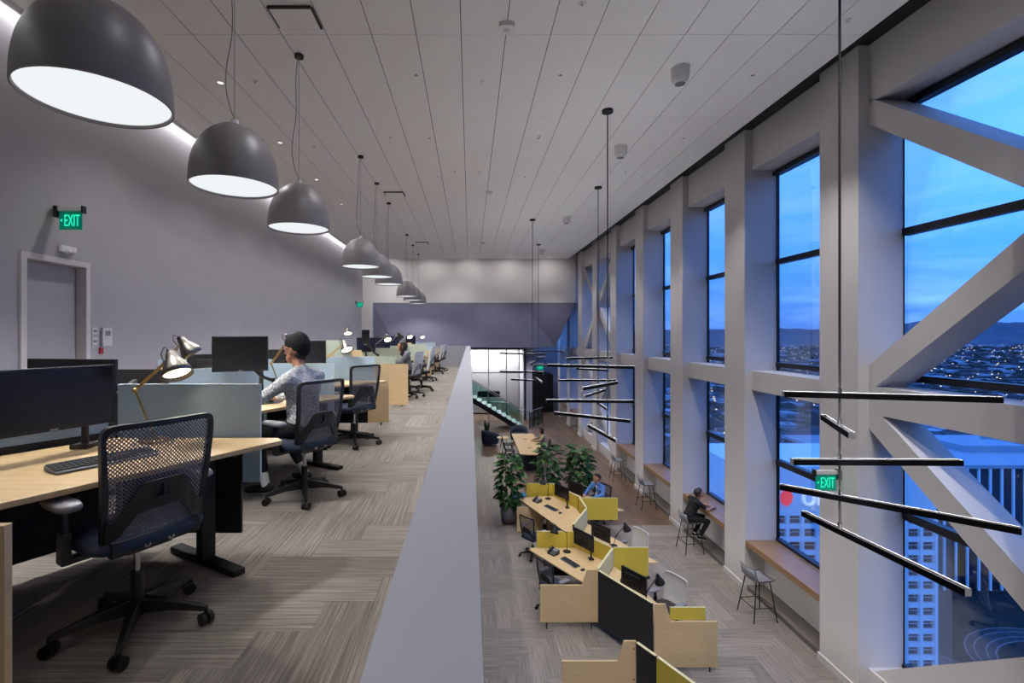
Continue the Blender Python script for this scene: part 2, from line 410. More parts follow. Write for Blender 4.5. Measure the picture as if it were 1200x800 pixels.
# ---- upper floor slab, parapet
floor_u = sempty('floor', 'grey striped carpet planks of the upper floor laid in herringbone')
G().box(-6.1, 0.02, -5.2, 20.3, -0.42, -0.008).box(-6.1, -2.5, 20.3, 26.4, -0.42, -0.008).build('slab', 'parapet', floor_u)
G().box(-5.9, -0.165, -5, 20.14, -0.008, -0.004).box(-5.9, -2.5, 20.14, 26.2, -0.008, -0.004).build('underlay', 'charcoal', floor_u)
par = G().box(-0.165, 0.02, -5.2, 20.32, -0.008, 0.88).box(-2.6, -0.165, 20.14, 20.32, -0.008, 0.88).box(-2.6, -2.42, 20.32, 26.2, -0.008, 0.88)
struct(par.build('wall_parapet', 'parapet'), 'grey parapet between the upper floor and the void')
# ---- lower floor
floor_l = sempty('floor_lower', 'grey carpet planks and brown wood boards of the lower floor')
G().box(-3.2, 6.7, -5.2, 34.3, F-0.3, F-0.008).build('slab', 'parapet', floor_l)
G().box(-3, 6.2, 13.49, 34, F-0.008, F).build('boards', 'wood_floor', floor_l)

# ---- herringbone carpet planks
PW, PL = 0.25, 1.0
def planks(root, z, rx0, rx1, ry0, ry1, want, order):
    """clip herringbone to the rectangle; the `want` best-seen full planks become parts, the rest one stuff part"""
    rects = []
    for n in range(-40, 140):
        for m in range(-12, 14):
            ox = n*PW+m*2*PL; oy = n*PW
            rects.append((ox, ox+PL, oy, oy+PW, 0)); rects.append((ox+PL, ox+PL+PW, oy+PW-PL, oy+PW, 1))
    out = []
    for a, b, c, d, k in rects:
        a, b, c, d = max(a, rx0), min(b, rx1), max(c, ry0), min(d, ry1)
        if b-a > 0.02 and d-c > 0.02: out.append((a, b, c, d, k))
    out.sort(key=order)
    cache = {}; rest_v = []; rest_f = []; rest_uv = []
    for i, (a, b, c, d, k) in enumerate(out):
        e = 0.0012; L_, W_ = ((b-a), (d-c)) if k == 0 else ((d-c), (b-a))
        if i < want:
            key = (round(L_, 3), round(W_, 3))
            if key not in cache:
                hl, hw = L_/2-e, W_/2-e
                g = G().box(-hl, hl, -hw, hw, -0.006, 0); me = g.mesh('plank', 'carpet')
                uvl = me.uv_layers.new(name='UVMap')
                for lp in me.loops: v = me.vertices[lp.vertex_index].co; uvl.data[lp.index].uv = (v.x, v.y)
                cache[key] = me
            inst('plank', cache[key], root, ((a+b)/2, (c+d)/2, z), pi/2*k)
        else:
            o = len(rest_v); rest_v += [(a+e, c+e, z), (b-e, c+e, z), (b-e, d-e, z), (a+e, d-e, z)]; rest_f.append((o, o+1, o+2, o+3))
            r1, r2 = random.uniform(0, 90), random.uniform(0, 90)
            rest_uv += [(r1, r2), (r1+L_, r2), (r1+L_, r2+W_), (r1, r2+W_)] if k == 0 else [(r1, r2), (r1, r2+W_), (r1+L_, r2+W_), (r1+L_, r2)]
    if rest_v:
        me = bpy.data.meshes.new('planks'); me.from_pydata(rest_v, [], rest_f); me.materials.append(M['carpet'])
        uvl = me.uv_layers.new(name='UVMap')
        for lp in me.loops: uvl.data[lp.index].uv = rest_uv[lp.index]
        o = bpy.data.objects.new('carpet_planks', me); link(o, root); o['kind'] = 'stuff'
planks(floor_u, 0.0, -5.9, -0.165, -4.9, 20.14, 300, lambda r: (r[2]+r[3])/2 + (0 if (r[2]+r[3])/2 > 0.9 and r[1] > -2.9 else 50))
planks(floor_l, F, -1.0, 6.2, -4.9, 13.49, 260, lambda r: abs((r[2]+r[3])/2-9) + (0 if (r[2]+r[3])/2 > 5.5 and r[1] > 0 else 50))

# ---- right wall: steel columns, beams, X-braces, counters and windows
wall_right = sempty('wall_right', 'white painted steel columns and braces along the window wall')
XC, XB, XG = 5.80, 5.96, 6.44
def cy(k): return 7.14+2.96*(k-1)
for k in range(-2, 10):
    y = cy(k)
    G().box(XC, XG+0.05, y, y+0.79, F, CEIL+0.24).build('column', 'steel_white', wall_right)
    G().box(XC-0.03, XC, y-0.02, y+0.81, F, F+0.12).build('column_base', 'steel_white', wall_right)
braced = (-1, 0, 5, 6)
counter_pieces = []
for j in range(-2, 9):
    y0, y1 = cy(j)+0.79, cy(j+1)
    G().box(XB, XG+0.05, y0, y1, 4.85, CEIL+0.24).build('header', 'steel_white', wall_right)
    G().box(XB-0.004, XG+0.05, y0, y1, 0.21, 0.62).build('beam', 'steel_white', wall_right)
    if j in braced:
        G().box(XB-0.03, XG+0.05, y0, y1, F, F+0.42).build('sill', 'steel_white', wall_right)
        zb = F+0.42
    else:
        zb = F+1.045
        ct = G().box(XC+0.02, XG, y0+0.003, y1-0.003, zb-0.12, zb).build('counter', 'counter', wall_right, bevel=0.004)
        G().box(6.22, XG+0.05, y0, y1, F, zb-0.13).build('apron_wall', 'steel_white', wall_right)
        G().box(XC+0.05, 6.22, y0, y1, F, F+0.09).build('plinth', 'plinth', wall_right)
    w = sempty('window_%d' % (j+3), 'dark framed tall window between white columns')
    ft = 0.028 if j not in braced else 0.014
    fd = 0.05 if j not in braced else 0.014
    fg = G().box(XG+0.03, XG+0.03+fd, y0, y0+ft, zb, 4.85).box(XG+0.03, XG+0.03+fd, y1-ft, y1, zb, 4.85)
    fg.build('frame', 'frame_dark', w)
    for z0, z1 in ((zb, zb+0.06), (-1.36, -1.24), (0.70, 0.80), (2.86, 2.97), (4.74, 4.85)):
        G().box(XG, XG+0.11, y0+ft, y1-ft, z0, z1).build('mullion', 'frame_dark', w)
    G().box(XG-0.07, XG-0.01, y0+0.03, y1-0.03, 4.72, 4.80).build('blind_housing', 'frame_dark', w)
    for z0, z1 in ((zb+0.06, -1.36), (-1.24, 0.70), (0.80, 2.86), (2.97, 4.74)):
        G().box(XG+0.05, XG+0.06, y0+ft, y1-ft, z0, z1).build('pane', 'window_glass', w)
for c in (0, 6):
    yc = cy(c)+0.395
    for zc, rise in ((2.73, 2.0), (-1.83, 2.02)):
        for sy in (-1, 1):
            for sz in (-1, 1):
                hl = 2.57
                z1 = zc+sz*rise
                t = 0.20; off = 0.395
                ya, yb = yc+sy*off, yc+sy*hl
                za = zc+sz*rise*off/hl
                lo = [(ya, za-t), (yb, z1-t), (yb, z1+t), (ya, za+t)]
                g = G(); v_ = [(XB, a, b) for a, b in lo]+[(XG, a, b) for a, b in lo]
                g.add(v_, [(0, 1, 2, 3), (7, 6, 5, 4), (0, 4, 5, 1), (1, 5, 6, 2), (2, 6, 7, 3), (3, 7, 4, 0)])
                g.build('brace', 'steel_white', wall_right)
# far outside skin so no light leaks round the ends
G().box(XG+0.05, XG+0.25, -5.2, cy(-2), F, CEIL+0.24).box(XG+0.05, XG+0.25, 31.5, 34.3, F, CEIL+0.24).build('end_panel_wall', 'steel_white', wall_right)

# ---- far end: white upper wall, folded blue-grey feature wall, lobby under it
FY = 26.2
wf = sempty('wall_far', 'white upper wall with folded blue-grey feature wall below it')
G().box(-5.9, 5.8, FY, FY+0.2, 3.10, CEIL+0.3).build('upper_wall', 'steel_white', wf)
G().box(-5.9, -5.32, FY-0.25, FY, 0, 3.10).build('pilaster', 'steel_white', wf)
def yfold(x, z, d): return (x, FY+0.02-d, z)
pts = {'a': yfold(-5.32, 3.10, 0.0), 'b': yfold(-1.5, 3.10, 0.0), 'c': yfold(2.9, 3.10, 0.0), 'd': yfold(5.8, 3.10, 0.0),
       'e': yfold(-5.32, -0.4, 0.0), 'f': yfold(-3.4, -0.4, 0.45), 'g': yfold(3.3, 0.65, 0.4), 'h': yfold(4.65, 0.65, 0.02), 'i': yfold(-1.5, 0.65, 0.3), 'k': yfold(-1.5, -0.4, .4)}
order = list(pts); idx = {k: i for i, k in enumerate(order)}
g = G(); tri = ['abf', 'afe', 'bif', 'bci', 'cgi', 'cdh', 'chg', 'ikf']
g.add([pts[k] for k in order]+[(5.8, FY+0.2, 3.1), (4.65, FY+0.2, 0.65), (-1.5, FY+0.2, 0.65)], [tuple(idx[c] for c in t)[::-1] for t in tri]+[(idx['d'], 10, 11, idx['h']), (idx['g'], idx['h'], 11), (idx['i'], idx['g'], 11, 12)])
g.build('feature_wall', 'accent_wall', wf)
# triangular return of the feature wall to the window side
G().add([(5.8, FY, 3.1), (4.65, FY, 0.65), (4.65, FY+4, 0.65), (5.8, FY+4, 3.1)], [(0, 1, 2, 3)]).build('sloped_soffit', 'accent_wall', wf)
G().box(-3.2, 4.65, FY+0.2, 34.2, 0.66, 0.9).box(-3.2, 0.02, 20.3, FY+0.2, -0.42, -0.3).build('lobby_ceiling', 'wall_white', wf)
G().box(5.78, 6.5, FY+0.2, 34.2, 3.1, CEIL+.3).build('side_band', 'steel_white', wf)
wb = G().box(3.35, 6.7, 34.0, 34.3, F, 3.2).box(-3.2, 3.35, 34.0, 34.3, F, 0.7)
struct(wb.build('wall_back', 'lower_wall'))
struct(G().box(-3.2, -3.0, -5.2, 34.3, F, -0.42).build('wall_lower_left', 'lower_wall'))
struct(G().box(-6.1, 6.7, -5.4, -5.2, F-.3, CEIL+0.5).build('wall_behind', 'wall_white'))
struct(G().box(-6.3, -6.1, -5.2, 26.4, -0.42, CEIL+.5).build('wall_outer', 'wall_white'))
# lit glazed office at the far end of the lower floor
wo_ = sempty('wall_office', 'glazed partition of a lit office behind the stair')
OX0, OX1, OY = -0.6, 3.35, 30.0
mg = G()
for x in (0.0, 1.15, 2.28, 3.38): mg.box(x-0.03, x+0.03, OY, OY+0.06, F, 0.66)
for z in (0.56, -1.05): mg.box(OX0, OX1, OY, OY+0.06, z-0.03, z+0.03)
mg.build('mullion_grid', 'grey_plastic', wo_)
for x0, x1 in ((0.03, 1.12), (1.18, 2.25), (2.31, 3.35)):
    for z0, z1 in ((F+.05, -1.08), (-1.02, 0.53)): G().box(x0, x1, OY+0.02, OY+0.03, z0, z1).build('pane', 'clear_glass', wo_)
G().box(OX1+0.06, OX1+0.16, OY, 34.0, F, 0.66).box(OX0-0.1, OX0, OY, 34, F, .66).build('side_wall', 'lower_wall', wo_)
G().box(OX1+0.06, 3.9, OY, OY+0.1, F, 0.66).build('front_wall', 'lower_wall', wo_)
G().box(OX0, OX1, 33.0, 33.1, F, 0.66).build('rear_wall', 'wall_white', wo_)
G().box(OX0, OX1, OY+0.1, 33.0, 0.40, 0.44).build('office_ceiling', 'wall_white', wo_)
ol = bpy.data.lights.new('office_light', 'AREA'); ol.shape = 'RECTANGLE'; ol.size = 3.6; ol.size_y = 0.5; ol.energy = 300; ol.color = (1, 0.98, 0.95)
olo = bpy.data.objects.new('office_light', ol); link(olo, wo_); olo.location = (1.4, 32.3, 0.37)

for x, y in ((1.6, 28.4), (4.0, 28.6), (4.4, 31.5), (0.4, 28.4)):  # added spots to brighten the stair and lobby, no known lamps here
    ll = thing('added_lobby_light', 'small added fill light in the low lobby ceiling above the stair', 'downlight', (x, y, 0.66), group='added lobby fill lights')
    G().lathe([(0.0, -0.004), (0.05, -0.004), (0.06, 0.0)], 16).build('trim_ring', 'white_plastic', ll)
    ld = bpy.data.lights.new('added_lobby_spot', 'SPOT'); ld.energy = 160; ld.spot_size = R(120); ld.spot_blend = .8; ld.shadow_soft_size = .05
    lo = bpy.data.objects.new('lamp', ld); link(lo, ll); lo.location = (0, 0, -0.03)
# ================================================================ CEILING FIXTURES
# ---- dome pendants over the desk row
PR, PH = 0.43, 0.66
LZ = 1.4+1.53
def make_pendant():
    t = thing('pendant_lamp', '', 'lamp', (0, 0, LZ))
    prof = [(PR, 0.0)]
    for i in range(1, 17):
        a = i/16; prof.append((PR*max(0.10 if i < 16 else 0.0, (1-a**2.5)**0.52), PH*a))
    sh = G().lathe(prof, 56)
    sh.lathe([(PR, 0.0), (PR-0.008, -0.004), (PR-0.012, 0.0), (PR-0.016, 0.02)], 56)
    sh.build('shade', 'shade_grey', t)
    inner = [(PR-0.016, 0.02)]+[(max(0.02, (PR-0.02)*(1-(i/12)**2.15)**0.55), 0.04+0.56*i/12) for i in range(1, 13)]
    G().lathe(inner[::-1], 40).build('inner_shade', 'shade_inner', t)
    G().lathe([(0, 0.022), (PR-0.018, 0.022)], 48, sm=False).build('diffuser', 'pendant_glow', t)
    ld = bpy.data.lights.new('pendant_bulb', 'SPOT'); ld.energy = PENDANT_W; ld.spot_size = R(150); ld.spot_blend = 0.5; ld.shadow_soft_size = 0.15; ld.color = (1, 0.98, 0.96)
    lo = bpy.data.objects.new('bulb', ld); link(lo, t); lo.location = (0, 0, 0.0)
    G().cyl((0, 0, PH-0.02), (0, 0, PH+0.05), 0.05, 0.035, 16).build('cap', 'white_plastic', t)
    top = CEIL-LZ
    G().cyl((0, 0, PH+0.05), (0, 0, top-0.02), 0.0025, n=6).build('steel_wire', 'grey_plastic', t)
    pts = []
    for i in range(15):
        a = i/14; pts.append((-0.13*sin(a*pi)*(1-a)-0.03*sin(a*9), 0.05*sin(a*pi), PH+0.05+(top-0.03-PH-0.05)*a))
    G().tube(pts, 0.0045, 6).build('power_cord', 'grey_plastic', t)
    G().cyl((0, 0, top-0.04), (0, 0, top), 0.065, n=24).build('canopy', 'black_matte', t)
    return t
pend = make_pendant()
LY = [3.15, 5.01, 6.98, 10.95, 12.9, 14.85, 19.6, 21.9, 24.4]
PX = [-2.455, -2.47, -2.50, -2.51, -2.52, -2.53, -2.6, -2.63, -2.65]
plab = ['largest dark grey dome pendant lamp, nearest, at the top left corner of the view', 'second dark grey dome pendant lamp from the front, beside the exit sign wall',
        'third dark grey dome pendant lamp from the front, last of the near trio', 'fourth dark grey dome pendant lamp, first of the middle trio above the desks',
        'fifth dark grey dome pendant lamp, partly hidden behind the fourth', 'sixth dark grey dome pendant lamp, last of the middle trio',
        'seventh dark grey dome pendant lamp, first of the farthest trio', 'eighth dark grey dome pendant lamp, middle of the farthest trio', 'ninth and farthest dark grey dome pendant lamp near the far wall']
for i, (x, y) in enumerate(zip(PX, LY)):
    if i == 0: pend.location = (x, y, LZ); pend['label'] = plab[0]; pend['group'] = 'dome pendant lamps over the desk row'
    else: dup(pend, (x, y, LZ), 0.3*i, plab[i], 'dome pendant lamps over the desk row')

# ---- small recessed downlights along the left side
dl_me = G().lathe([(0.05, 0), (0.062, -0.004), (0.05, -0.008), (0.046, -0.002)], 20).mesh('downlight_ring', 'white_plastic')
dl_g = G().lathe([(0, -0.002), (0.046, -0.002)], 20, sm=False).mesh('downlight_lens', 'down_glow')
ord_ = ['nearest', 'second', 'third', 'fourth', 'fifth', 'sixth', 'seventh', 'farthest']
for i in range(8):
    y = 7.75+i*2.43
    t = thing('downlight', ord_[i]+' of the small round recessed downlights along the left of the ceiling', 'downlight', (-4.05, y, CEIL), group='recessed downlights on the left')
    inst('trim_ring', dl_me, t, (0, 0, 0)); inst('lens', dl_g, t, (0, 0, 0))
    ld = bpy.data.lights.new('downlight_lamp', 'SPOT'); ld.energy = DOWN_W; ld.spot_size = R(120); ld.spot_blend = 0.8; ld.shadow_soft_size = 0.05; ld.color = (0.99, 0.97, 1.0)
    lo = bpy.data.objects.new('lamp', ld); link(lo, t); lo.location = (0, 0, -0.03)

# ---- added pinhole spots, unseen sources that fill the void and the aisle
ph = G().lathe([(0.032, 0.0), (0.04, -0.003), (0.032, -0.004), (0.024, 0.02)], 16).mesh('fill_light_ring', 'white_plastic')
phv = G().lathe([(0.0, -0.001), (0.028, -0.001)], 16, sm=False).mesh('fill_light_aperture', 'grey_plastic')
for x, en, cone in ((1.42, VOID_FILL_W, 80), (4.45, VOID_FILL_W, 84), (-0.85, DOWN_W*.85, 110)):
    for i in range(-3, 10):
        y = 2.65+i*2.438; front = x > 0 and y < 6
        if front and x < 4: x = 2.7
        if not front and x == 2.7: x = 1.42
        t = thing('added_pinhole_light', 'tiny added pinhole fill light set flush in the pale ceiling', 'downlight', (x, y, CEIL), group='added pinhole fill lights over the void and the aisle')
        inst('trim_ring', ph, t, (0, 0, 0)); inst('aperture', phv, t, (0, 0, 0))
        ld = bpy.data.lights.new('added_pinhole_spot', 'SPOT'); ld.energy = en*((1.1 if front else 0.95) if x > 0 else (0.3 if y < 4 else 1.0)); ld.spot_size = R(72 if front else cone); ld.spot_blend = 0.7; ld.shadow_soft_size = 0.03; ld.color = (0.98, 0.97, 1.0)
        lo = bpy.data.objects.new('lamp', ld); link(lo, t); lo.location = (0, 0, -0.02)
        if front: lo.rotation_euler = (R(30), 0, 0)

for i in range(5):  # spots added only to brighten the far white wall
    x = -4.2+i*2.1
    t = thing('added_wall_light', 'tiny added ceiling fill spot just before the far white wall', 'downlight', (x, 24.9, CEIL), group='added fill spots at the far wall')
    inst('trim_ring', ph, t, (0, 0, 0)); inst('aperture', phv, t, (0, 0, 0))
    ld = bpy.data.lights.new('added_wall_spot', 'SPOT'); ld.energy = 62; ld.spot_size = R(150); ld.spot_blend = 1.0; ld.shadow_soft_size = 0.05; ld.color = (1, 0.98, 0.98)
    lo = bpy.data.objects.new('lamp', ld); link(lo, t); lo.location = (0, 0, -0.02); lo.rotation_euler = (R(35), 0, 0)

# ---- black bar pendants hanging over the void: rods with level bars turned every way
def bar_pendant(label, x, y, ztop, zbot, bars):
    t = thing('bar_pendant', label, 'pendant light', (x, y, 0), group='black bar pendants over the void')
    G().cyl((0, 0, CEIL-0.045), (0, 0, CEIL), 0.10, n=24).build('canopy', 'black_matte', t)
    G().cyl((0, 0, zbot), (0, 0, CEIL-0.045), 0.0105, n=8).build('rod', 'black_matte', t)
    for (xa, ya, xb, yb, z) in bars:
        d = Vector((xb-xa, yb-ya, 0)); L_ = d.length; c = Vector(((xa+xb)/2-x, (ya+yb)/2-y, z)); rz = math.atan2(d.y, d.x)
        g = G().box(-L_/2, L_/2, -0.025, 0.025, -0.026, -0.012).box(-L_/2, L_/2, -0.025, -0.021, -0.012, 0.026).box(-L_/2, L_/2, 0.021, 0.025, -0.012, 0.026)
        g.box(-L_/2, -L_/2+0.004, -0.021, 0.021, -0.012, 0.026).box(L_/2-0.004, L_/2, -0.021, 0.021, -0.012, 0.026)
        b = g.build('bar', 'bar_black', t, loc=c, rz=rz)
        G().box(-L_/2, L_/2, -0.0255, -0.0195, 0.026, 0.029).box(-L_/2, L_/2, 0.0195, 0.0255, 0.026, 0.029).box(-L_/2, -L_/2+.006, -.0195, .0195, .026, .029).box(L_/2-.006, L_/2, -.0195, .0195, .026, .029).build('rim', 'bar_rim', b)
        G().box(-L_/2-0.002, -L_/2, -0.024, 0.024, -0.024, 0.026).box(L_/2, L_/2+0.002, -0.024, 0.024, -0.024, 0.026).build('end_caps', 'bar_rim', b)
        G().add([(-L_/2+0.006, -0.0205, -0.011), (L_/2-0.006, -0.0205, -0.011), (L_/2-0.006, 0.0205, -0.011), (-L_/2+0.006, 0.0205, -0.011)], [(0, 1, 2, 3)]).build('light_strip', 'bar_glow', b)
        # collar on the rod, in the bar's frame
        rel = Matrix.Rotation(-rz, 3, 'Z') @ Vector((-c.x, -c.y, 0))
        G().cyl((rel.x, rel.y, 0.027), (rel.x, rel.y, 0.07), 0.018, n=10).build('collar', 'black_matte', b)
BARS = [('nearest black bar pendant with five long turned bars before the braced window',
  3.402,
  4.4,
  -0.44,
  [(2.96, 4.52, 4.58, 4.12, 0.83),
   (3.65, 4.94, 3.22, 4.03, 0.54),
   (2.97, 4.41, 4.5, 4.38, 0.22),
   (3.06, 4.72, 4.22, 3.66, -0.11),
   (3.36, 4.82, 3.48, 3.34, -0.41)]),
 ('second black bar pendant, hanging before the stools with bars across the columns',
  2.501,
  8.7,
  -0.49,
  [(1.47, 9.08, 2.92, 8.5, 0.8),
   (1.86, 7.96, 2.77, 9.01, 0.48),
   (1.4, 8.78, 2.97, 8.67, 0.17),
   (1.65, 9.35, 2.84, 8.46, -0.15),
   (2.4, 9.67, 2.54, 8.28, -0.46)]),
 ('third black bar pendant, on the right of the pair behind the second one',
  3.549,
  13.25,
  -0.56,
  [(2.57, 12.88, 4.0, 13.44, 0.73),
   (3.05, 13.67, 3.75, 13.03, 0.4),
   (2.42, 13.23, 4.04, 13.27, 0.11),
   (2.95, 12.35, 3.87, 13.75, -0.22),
   (3.56, 13.36, 3.5, 12.19, -0.53)]),
 ('fourth black bar pendant, on the thin left rod above the stair',
  2.216,
  17.0,
  -0.29,
  [(1.1, 17.67, 2.65, 16.72, 0.68),
   (1.07, 17.23, 2.67, 16.89, 0.04),
   (2.0, 16.1, 2.42, 17.8, 0.38),
   (1.49, 17.38, 2.32, 16.94, -0.26),
   (2.32, 16.84, 2.3, 15.36, -0.16)]),
 ('fifth and farthest black bar pendant near the black cabinet',
  3.1,
  21.7,
  -0.39,
  [(2.67, 22.03, 4.17, 21.18, 0.61), (2.89, 21.33, 3.5, 22.41, 0.3), (2.73, 21.7, 3.44, 21.64, -0.03), (2.95, 22.3, 3.25, 21.1, -0.36)])]
for lb, x, y, zb, bars in BARS: bar_pendant(lb, x, y, CEIL, zb, bars)

# ---- ceiling devices
sp_me = [G().cyl((0, 0, 0), (0, 0, -0.05), 0.14, 0.135, 28).mesh('mount', 'white_plastic'),
         G().lathe([(0.13, -0.05), (0.135, -0.10), (0.12, -0.19), (0.09, -0.235), (0.075, -0.24)], 28).mesh('bowl', 'white_plastic'),
         G().lathe([(0, -0.232), (0.075, -0.232), (0.078, -0.242)], 28).mesh('grille', 'grey_plastic')]
for i, (x, y) in enumerate(((3.22, 7.33), (3.27, 10.4), (3.35, 16.6), (3.45, 23.0))):
    t = thing('ceiling_speaker', ['largest white bowl speaker on the ceiling, nearest of the row', 'second white bowl speaker on the ceiling, right of the tall black rod', 'third white bowl speaker on the ceiling, between the two far rods and the windows', 'farthest small white bowl speaker on the ceiling'][i], 'speaker', (x, y, CEIL), group='white bowl speakers on the ceiling')
    for n, me in zip(('mount', 'bowl', 'grille'), sp_me): inst(n, me, t, (0, 0, 0))
for i, (x, y, s) in enumerate(((0.48, 6.31, 0.2), (0.56, 13.7, 0.16), (0.58, 21.3, 0.16))):
    t = thing('ceiling_sensor', ['near white boxy sensor on the ceiling at a panel joint', 'middle small white boxy sensor on the ceiling', 'farthest small white boxy sensor on the ceiling'][i], 'sensor', (x, y, CEIL), group='white ceiling sensors')
    G().prism([(-s/2, -s/2+.03), (-s/2+.03, -s/2), (s/2-.03, -s/2), (s/2, -s/2+.03), (s/2, s/2-.03), (s/2-.03, s/2), (-s/2+.03, s/2), (-s/2, s/2-.03)], -0.06, 0).build('housing', 'white_plastic', t)
    G().lathe([(0.0, -0.075), (0.03, -0.07), (0.045, -0.06)], 16).build('lens', 'light_plastic', t)
sk = G().cyl((0, 0, 0), (0, 0, -0.008), 0.04, n=16).cyl((0, 0, -0.008), (0, 0, -0.03), 0.012, n=8).cyl((0, 0, -0.03), (0, 0, -0.034), 0.022, n=12).mesh('sprinkler', 'white_plastic')
spk = [(0.19, 7.7), (1.38, 5.9), (1.43, 9.87), (-0.39, 12.0), (0.23, 12.0), (-1.66, 9.9), (3.9, 12.0), (-3.47, 7.7), (2.02, 15.2), (-3.4, 10.4), (4.9, 6.2)]
for i, (x, y) in enumerate(spk):
    tag(inst('sprinkler', sk, None, (x, y, CEIL)), 'tiny white sprinkler head on the pale ceiling', 'sprinkler', 'sprinkler heads on the ceiling')
for i, (x, y) in enumerate(((-2.25, 6.15), (-2.2, 13.9), (-2.15, 21.4))):
    t = thing('ceiling_vent', ['near square air vent with dark slot on the ceiling', 'middle air vent with dark slots beside the dome lamp canopies', 'farthest thin air vent on the ceiling'][i], 'vent', (x, y, CEIL), group='ceiling air vents')
    G().box(-0.26, 0.26, -0.20, 0.20, -0.03, -0.018).build('face_plate', 'ceiling_tile', t)
    G().box(-0.27, 0.27, -0.23, -0.20, -0.03, 0).box(-0.27, 0.27, 0.20, 0.23, -0.012, 0).box(0.26, 0.29, -0.2, 0.2, -0.026, 0).box(-.29, -.26, -.2, .2, -.012, 0).build('slot', 'black', t)

# ---- exit signs: clear green plate hung from a wall bracket, words and arrow
def text_mesh(body, size, ext, m):
    cu = bpy.data.curves.new('txt', 'FONT'); cu.body = body; cu.size = size; cu.extrude = ext; cu.align_x = 'CENTER'; cu.align_y = 'CENTER'; cu.resolution_u = 3
    o = bpy.data.objects.new('txt', cu); COL.objects.link(o)
    dg = bpy.context.evaluated_depsgraph_get(); dg.update()
    me = bpy.data.meshes.new_from_object(o.evaluated_get(dg)); bpy.data.objects.remove(o)
    me.materials.clear(); me.materials.append(M[m] if isinstance(m, str) else m); return me
exit_txt = text_mesh('EXIT', 0.2, 0.003, 'exit_green')
_xs = [v.co.x for v in exit_txt.vertices]; _ys = [v.co.y for v in exit_txt.vertices]
for v in exit_txt.vertices:
    v.co.x = ((v.co.x-min(_xs))/(max(_xs)-min(_xs))-.5)*0.215; v.co.y = ((v.co.y-min(_ys))/(max(_ys)-min(_ys))-.5)*0.16
def exit_sign(label, loc, side, s=1.0):
    """plate faces the camera; side -1: bracket on its left end"""
    t = thing('exit_sign', label, 'exit sign', loc, group='green exit signs'); t.scale = (s, s, s)
    G().box(-0.16, 0.16, -0.006, 0.006, -0.13, 0.13).build('plate', 'exit_plate', t)
    G().box(-0.17, 0.17, -0.03, 0.03, 0.13, 0.19).build('top_rail', 'light_plastic', t, bevel=0.004)
    G().box(side*0.19-0.025, side*0.19+0.025, -0.05, 0.05, 0.04, 0.2).build('bracket', 'black_matte', t, bevel=0.004)
    G().box(-side*0.18-0.012, -side*0.18+0.012, -0.035, 0.035, 0.10, 0.2).build('end_cap', 'black_matte', t)
    inst('lettering', exit_txt, t, (0.025, -0.010, 0), rot=(pi/2, 0, 0))
    G().prism([(-0.145, 0.0), (-0.118, 0.022), (-0.118, -0.022)], -0.0125, -0.007, mtx=Matrix.Rotation(pi/2, 4, 'X') @ Matrix.Translation((0, 0, 0.020))).build('arrow', 'exit_green', t)
exit_sign('green lit exit sign on the left wall above the door', (-5.64, 6.75, 3.0), -1)
exit_sign('green lit exit sign on the white column behind the near bar pendant', (5.58, 7.5, -0.93), 1)
exit_sign('tiny green exit sign at the far end of the left wall', (-5.68, 24.6, 2.9), -1)
exit_sign('small green exit sign above the black cabinet across the lower floor', (4.85, 33.2, -0.92), 1, 1.6)
t = thing('emergency_light', 'small white emergency light on the left wall above the door', 'emergency light', (-5.88, 6.95, 2.62))
G().box(0, 0.06, -0.13, 0.13, -0.04, 0.05).build('body', 'white_plastic', t, bevel=0.01)
G().cyl((0.05, -0.06, -0.03), (0.08, -0.06, -0.05), 0.025, n=12).cyl((0.05, 0.06, -0.03), (0.08, 0.06, -0.05), 0.025, n=12).build('lamp_heads', 'light_plastic', t)
for i, (z0, z1) in enumerate(((1.39, 1.50), (1.22, 1.35))):
    t = thing('wall_switch', ['upper square wall switch plate beside the door', 'lower square wall switch plate beside the door'][i], 'switch', (-5.9, 7.50, (z0+z1)/2), group='switch plates by the door')
    G().box(0, 0.012, -0.055, 0.055, -(z1-z0)/2, (z1-z0)/2).build('plate', 'light_plastic', t, bevel=0.003)
    G().box(0.012, 0.02, -0.03, 0.03, -0.02, 0.015).build('button', 'grey_plastic', t)
t = thing('control_panel', 'pale wall control panel with small grey display beside the door', 'control panel', (-5.9, 7.74, 1.35))
G().box(0, 0.03, -0.10, 0.10, -0.15, 0.15).build('case', 'light_plastic', t, bevel=0.004); G().box(0.03, 0.033, -0.05, 0.06, 0.02, 0.10).build('display', 'grey_plastic', t)
t = thing('fire_tag', 'small red tag hanging below the wall control panel', 'tag', (-5.9, 7.62, 1.13))
G().box(0, 0.03, -0.035, 0.035, -0.05, 0.05).build('tag_body', 'signal_red', t, bevel=0.006); G().box(0, 0.01, -0.006, 0.006, 0.05, 0.32).build('cord', 'grey_plastic', t)

